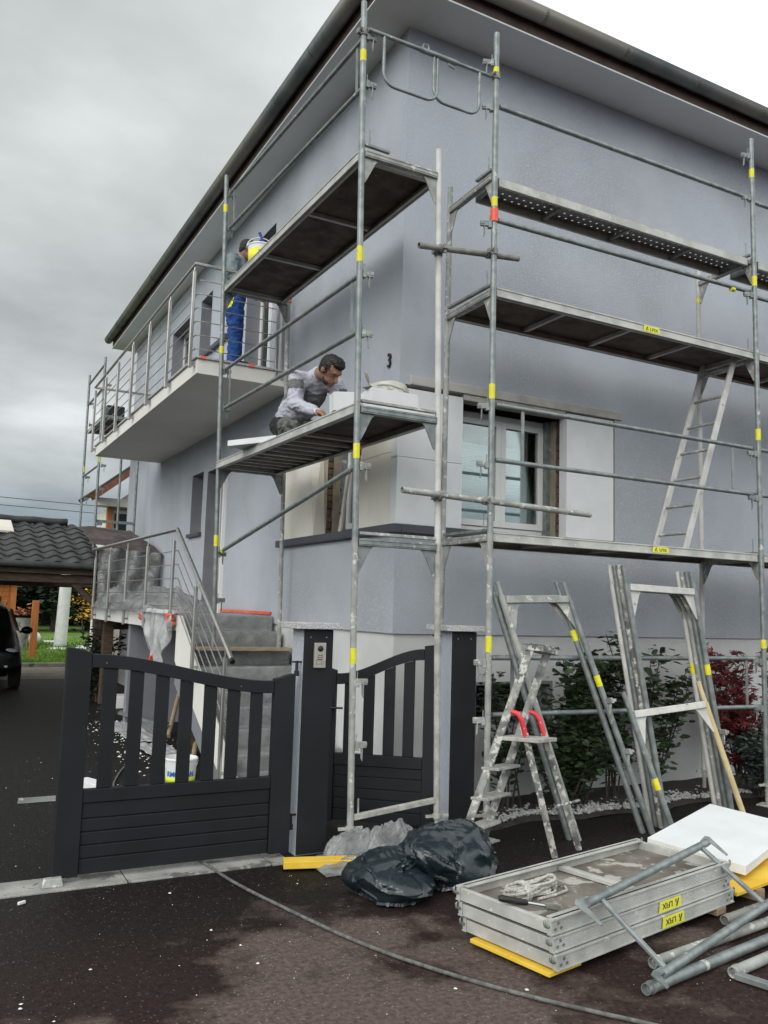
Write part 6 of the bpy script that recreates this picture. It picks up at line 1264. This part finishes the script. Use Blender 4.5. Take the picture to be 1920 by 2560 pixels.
def tree(name, label, c, h, cr, crown_z, mat, n_leaf, size, seed, trunk_r=.14, shape='card', group='trees behind the lawn', limbs=9):
    rr = random.Random(seed); t = thing(name, label, 'tree', c, group); c = Vector(c); tk = MB(); pts = spline([c, c+Vector((rr.uniform(-.2,.2), rr.uniform(-.2,.2), h*.5)), c+Vector((rr.uniform(-.3,.3), 0, h))], 8); tk.path(pts, trunk_r, 8, radii=[lerp(trunk_r,trunk_r*.2,k_/(len(pts)-1)) for k_ in range(len(pts))])
    cl_ = []
    for i in range(limbs):
        z = lerp(crown_z, h*.98, (i+.5)/limbs); a = i*2.4+rr.uniform(-.4,.4); k_ = 1-.75*abs((z-crown_z)/(h-crown_z)-.35); b0 = c+Vector((0,0,z*.96)); e = b0+Vector((math.cos(a)*cr*k_, math.sin(a)*cr*k_, rr.uniform(-.1,.35)*cr)); tk.path([b0, lerp(b0,e,.5)+V(0,0,.05*cr), e], .03, 6, radii=[trunk_r*.4,trunk_r*.25,trunk_r*.1])
        cl_ += [(lerp(b0,e,.95), .42), (lerp(b0,e,.62), .36), (lerp(b0,e,.3), .30)]
    tk.build('trunk', 'bark', t, smooth=60); lv_ = MB(); pts = []
    for q, s in cl_:
        for _ in range(n_leaf//len(cl_)): d = Vector((rr.gauss(0,1), rr.gauss(0,1), rr.gauss(0,.75))); pts.append(q+d*cr*s*.62)
    leafset(lv_, pts, size, rr, shape); lv_.build('crown', mat, t); return t
tree('young_maple', 'small young tree with bright yellow autumn leaves on the lawn', (5.80,36.7,0), 2.1, .75, .85, 'leaf_yellow', 420, .13, 3, .04, 'leaf', None)
spots = [(1.5,44,9,2.4),(3.6,46,10,2.6),(5.6,45,9,2.5),(7.6,47,10,2.7),(9.6,45,9,2.4),(2.6,52,11,3.0),(5.2,54,11,3.0),(8.2,55,11,3.0),(11.5,52,10,2.8),(-.8,47,10,2.6),(-3,50,10,2.8)]
desc = ['far left behind the shed roof','directly behind the wrapped column','behind the yellow young tree','right of the yellow young tree','behind the landing','in the second row behind the shed','in the second row left of the yellow tree','in the second row behind the yellow tree','in the second row behind the house','behind the middle of the shed','at the far left end of the row']
for i, (x, y, h_, cr) in enumerate(spots): tree('pine_tree', 'dark conifer '+desc[i], (x,y,0), h_*.40, cr*.72, .95 if i < 5 else .7, 'leaf_pine', 2600, .26, 60+i, .17, 'card')
hedge = MB(); rr = random.Random(77); leafset(hedge, [Vector((rr.uniform(-14,24), rr.gauss(58,1.2), abs(rr.gauss(0,1.1)))) for _ in range(9000)], .36, rr, 'card'); hedge.build('far_wood', 'leaf_pine', kind='stuff', label='dark undergrowth closing the view behind the trees', category='wood')
gb = MB(); rr = random.Random(21)
for i in range(9000):
    y = 22.75+abs(rr.gauss(0,5)); x = rr.uniform(-.2,.23*y+1); h_ = rr.uniform(.05,.11); a = rr.uniform(0,3.14); dx, dy = math.cos(a)*.012*(1+y*.05), math.sin(a)*.012; l = rr.uniform(-.04,.04); gb.add([(x-dx,y-dy,.05),(x+dx,y+dy,.05),(x+l,y+l*.5,.05+h_)], [(0,1,2)])
gb.build('grass_blades', 'grass_blade', kind='stuff', label='mown bright green grass of the garden lawn', category='grass')
# neighbour house
nh = thing('neighbour_house', 'neighbouring timber and white gabled house behind the far scaffold', 'house', (8,28,0))
MB().box(4.34,14,24.9,26.4,0,4.28).build('wall', 'house_white', nh); MB().prism([(4.34,24.9,4.281),(14,24.9,4.281),(9.17,24.9,8.3)],(0,.1,0)).build('gable', 'house_white', nh)
MB().box(3.98,14.4,24.3,24.86,4.30,4.52).build('white_beam', 'house_white', nh, bevel=.01)
for x in (4.32,5.0): MB().box(x,x+.12,24.60,24.86,0,4.298).build('timber_post', 'orange_timber', nh)
for x0 in (4.46,):
    w_ = MB().box(x0,x0+.52,24.78,24.88,1.2,4.25).build('window', 'white_pvc', nh); MB().box(x0+.07,x0+.45,24.77,24.779,1.3,4.15).build('pane', 'dark_glass', w_)
dv = Vector((9.17-3.85,0,8.95-4.55)).normalized(); nn = Vector((-dv.z,0,dv.x))
rfm = MB().prism([(3.85,23.7,4.55),(9.17,23.7,8.95),(9.17,26.6,8.95),(3.85,26.6,4.55)], nn*.12).prism([(9.17,23.7,8.95),(14.5,23.7,4.55),(14.5,26.6,4.55),(9.17,26.6,8.95)], Vector((-nn.x,0,nn.z))*.12).build('roof', 'roof_tile', nh)
for i in range(5): yv = 23.62+i*.22; MB().bar(Vector((3.82,yv,4.50)), Vector((9.17,yv,8.92)), .16, .16).build('verge_board', 'brown_roof_board', rfm)
for k_, z in enumerate((0, .12)): MB().path([(-30+2.5*i, 40+.2*i, 6.05+z*3-.02*(i*.6)+.006*(i-18)**2*.12) for i in range(30)], .016, 5).build('overhead_wire', 'wire', label=['upper overhead wire crossing the sky above the carport','lower overhead wire crossing the sky above the carport'][1-k_], category='wire', group='overhead wires')
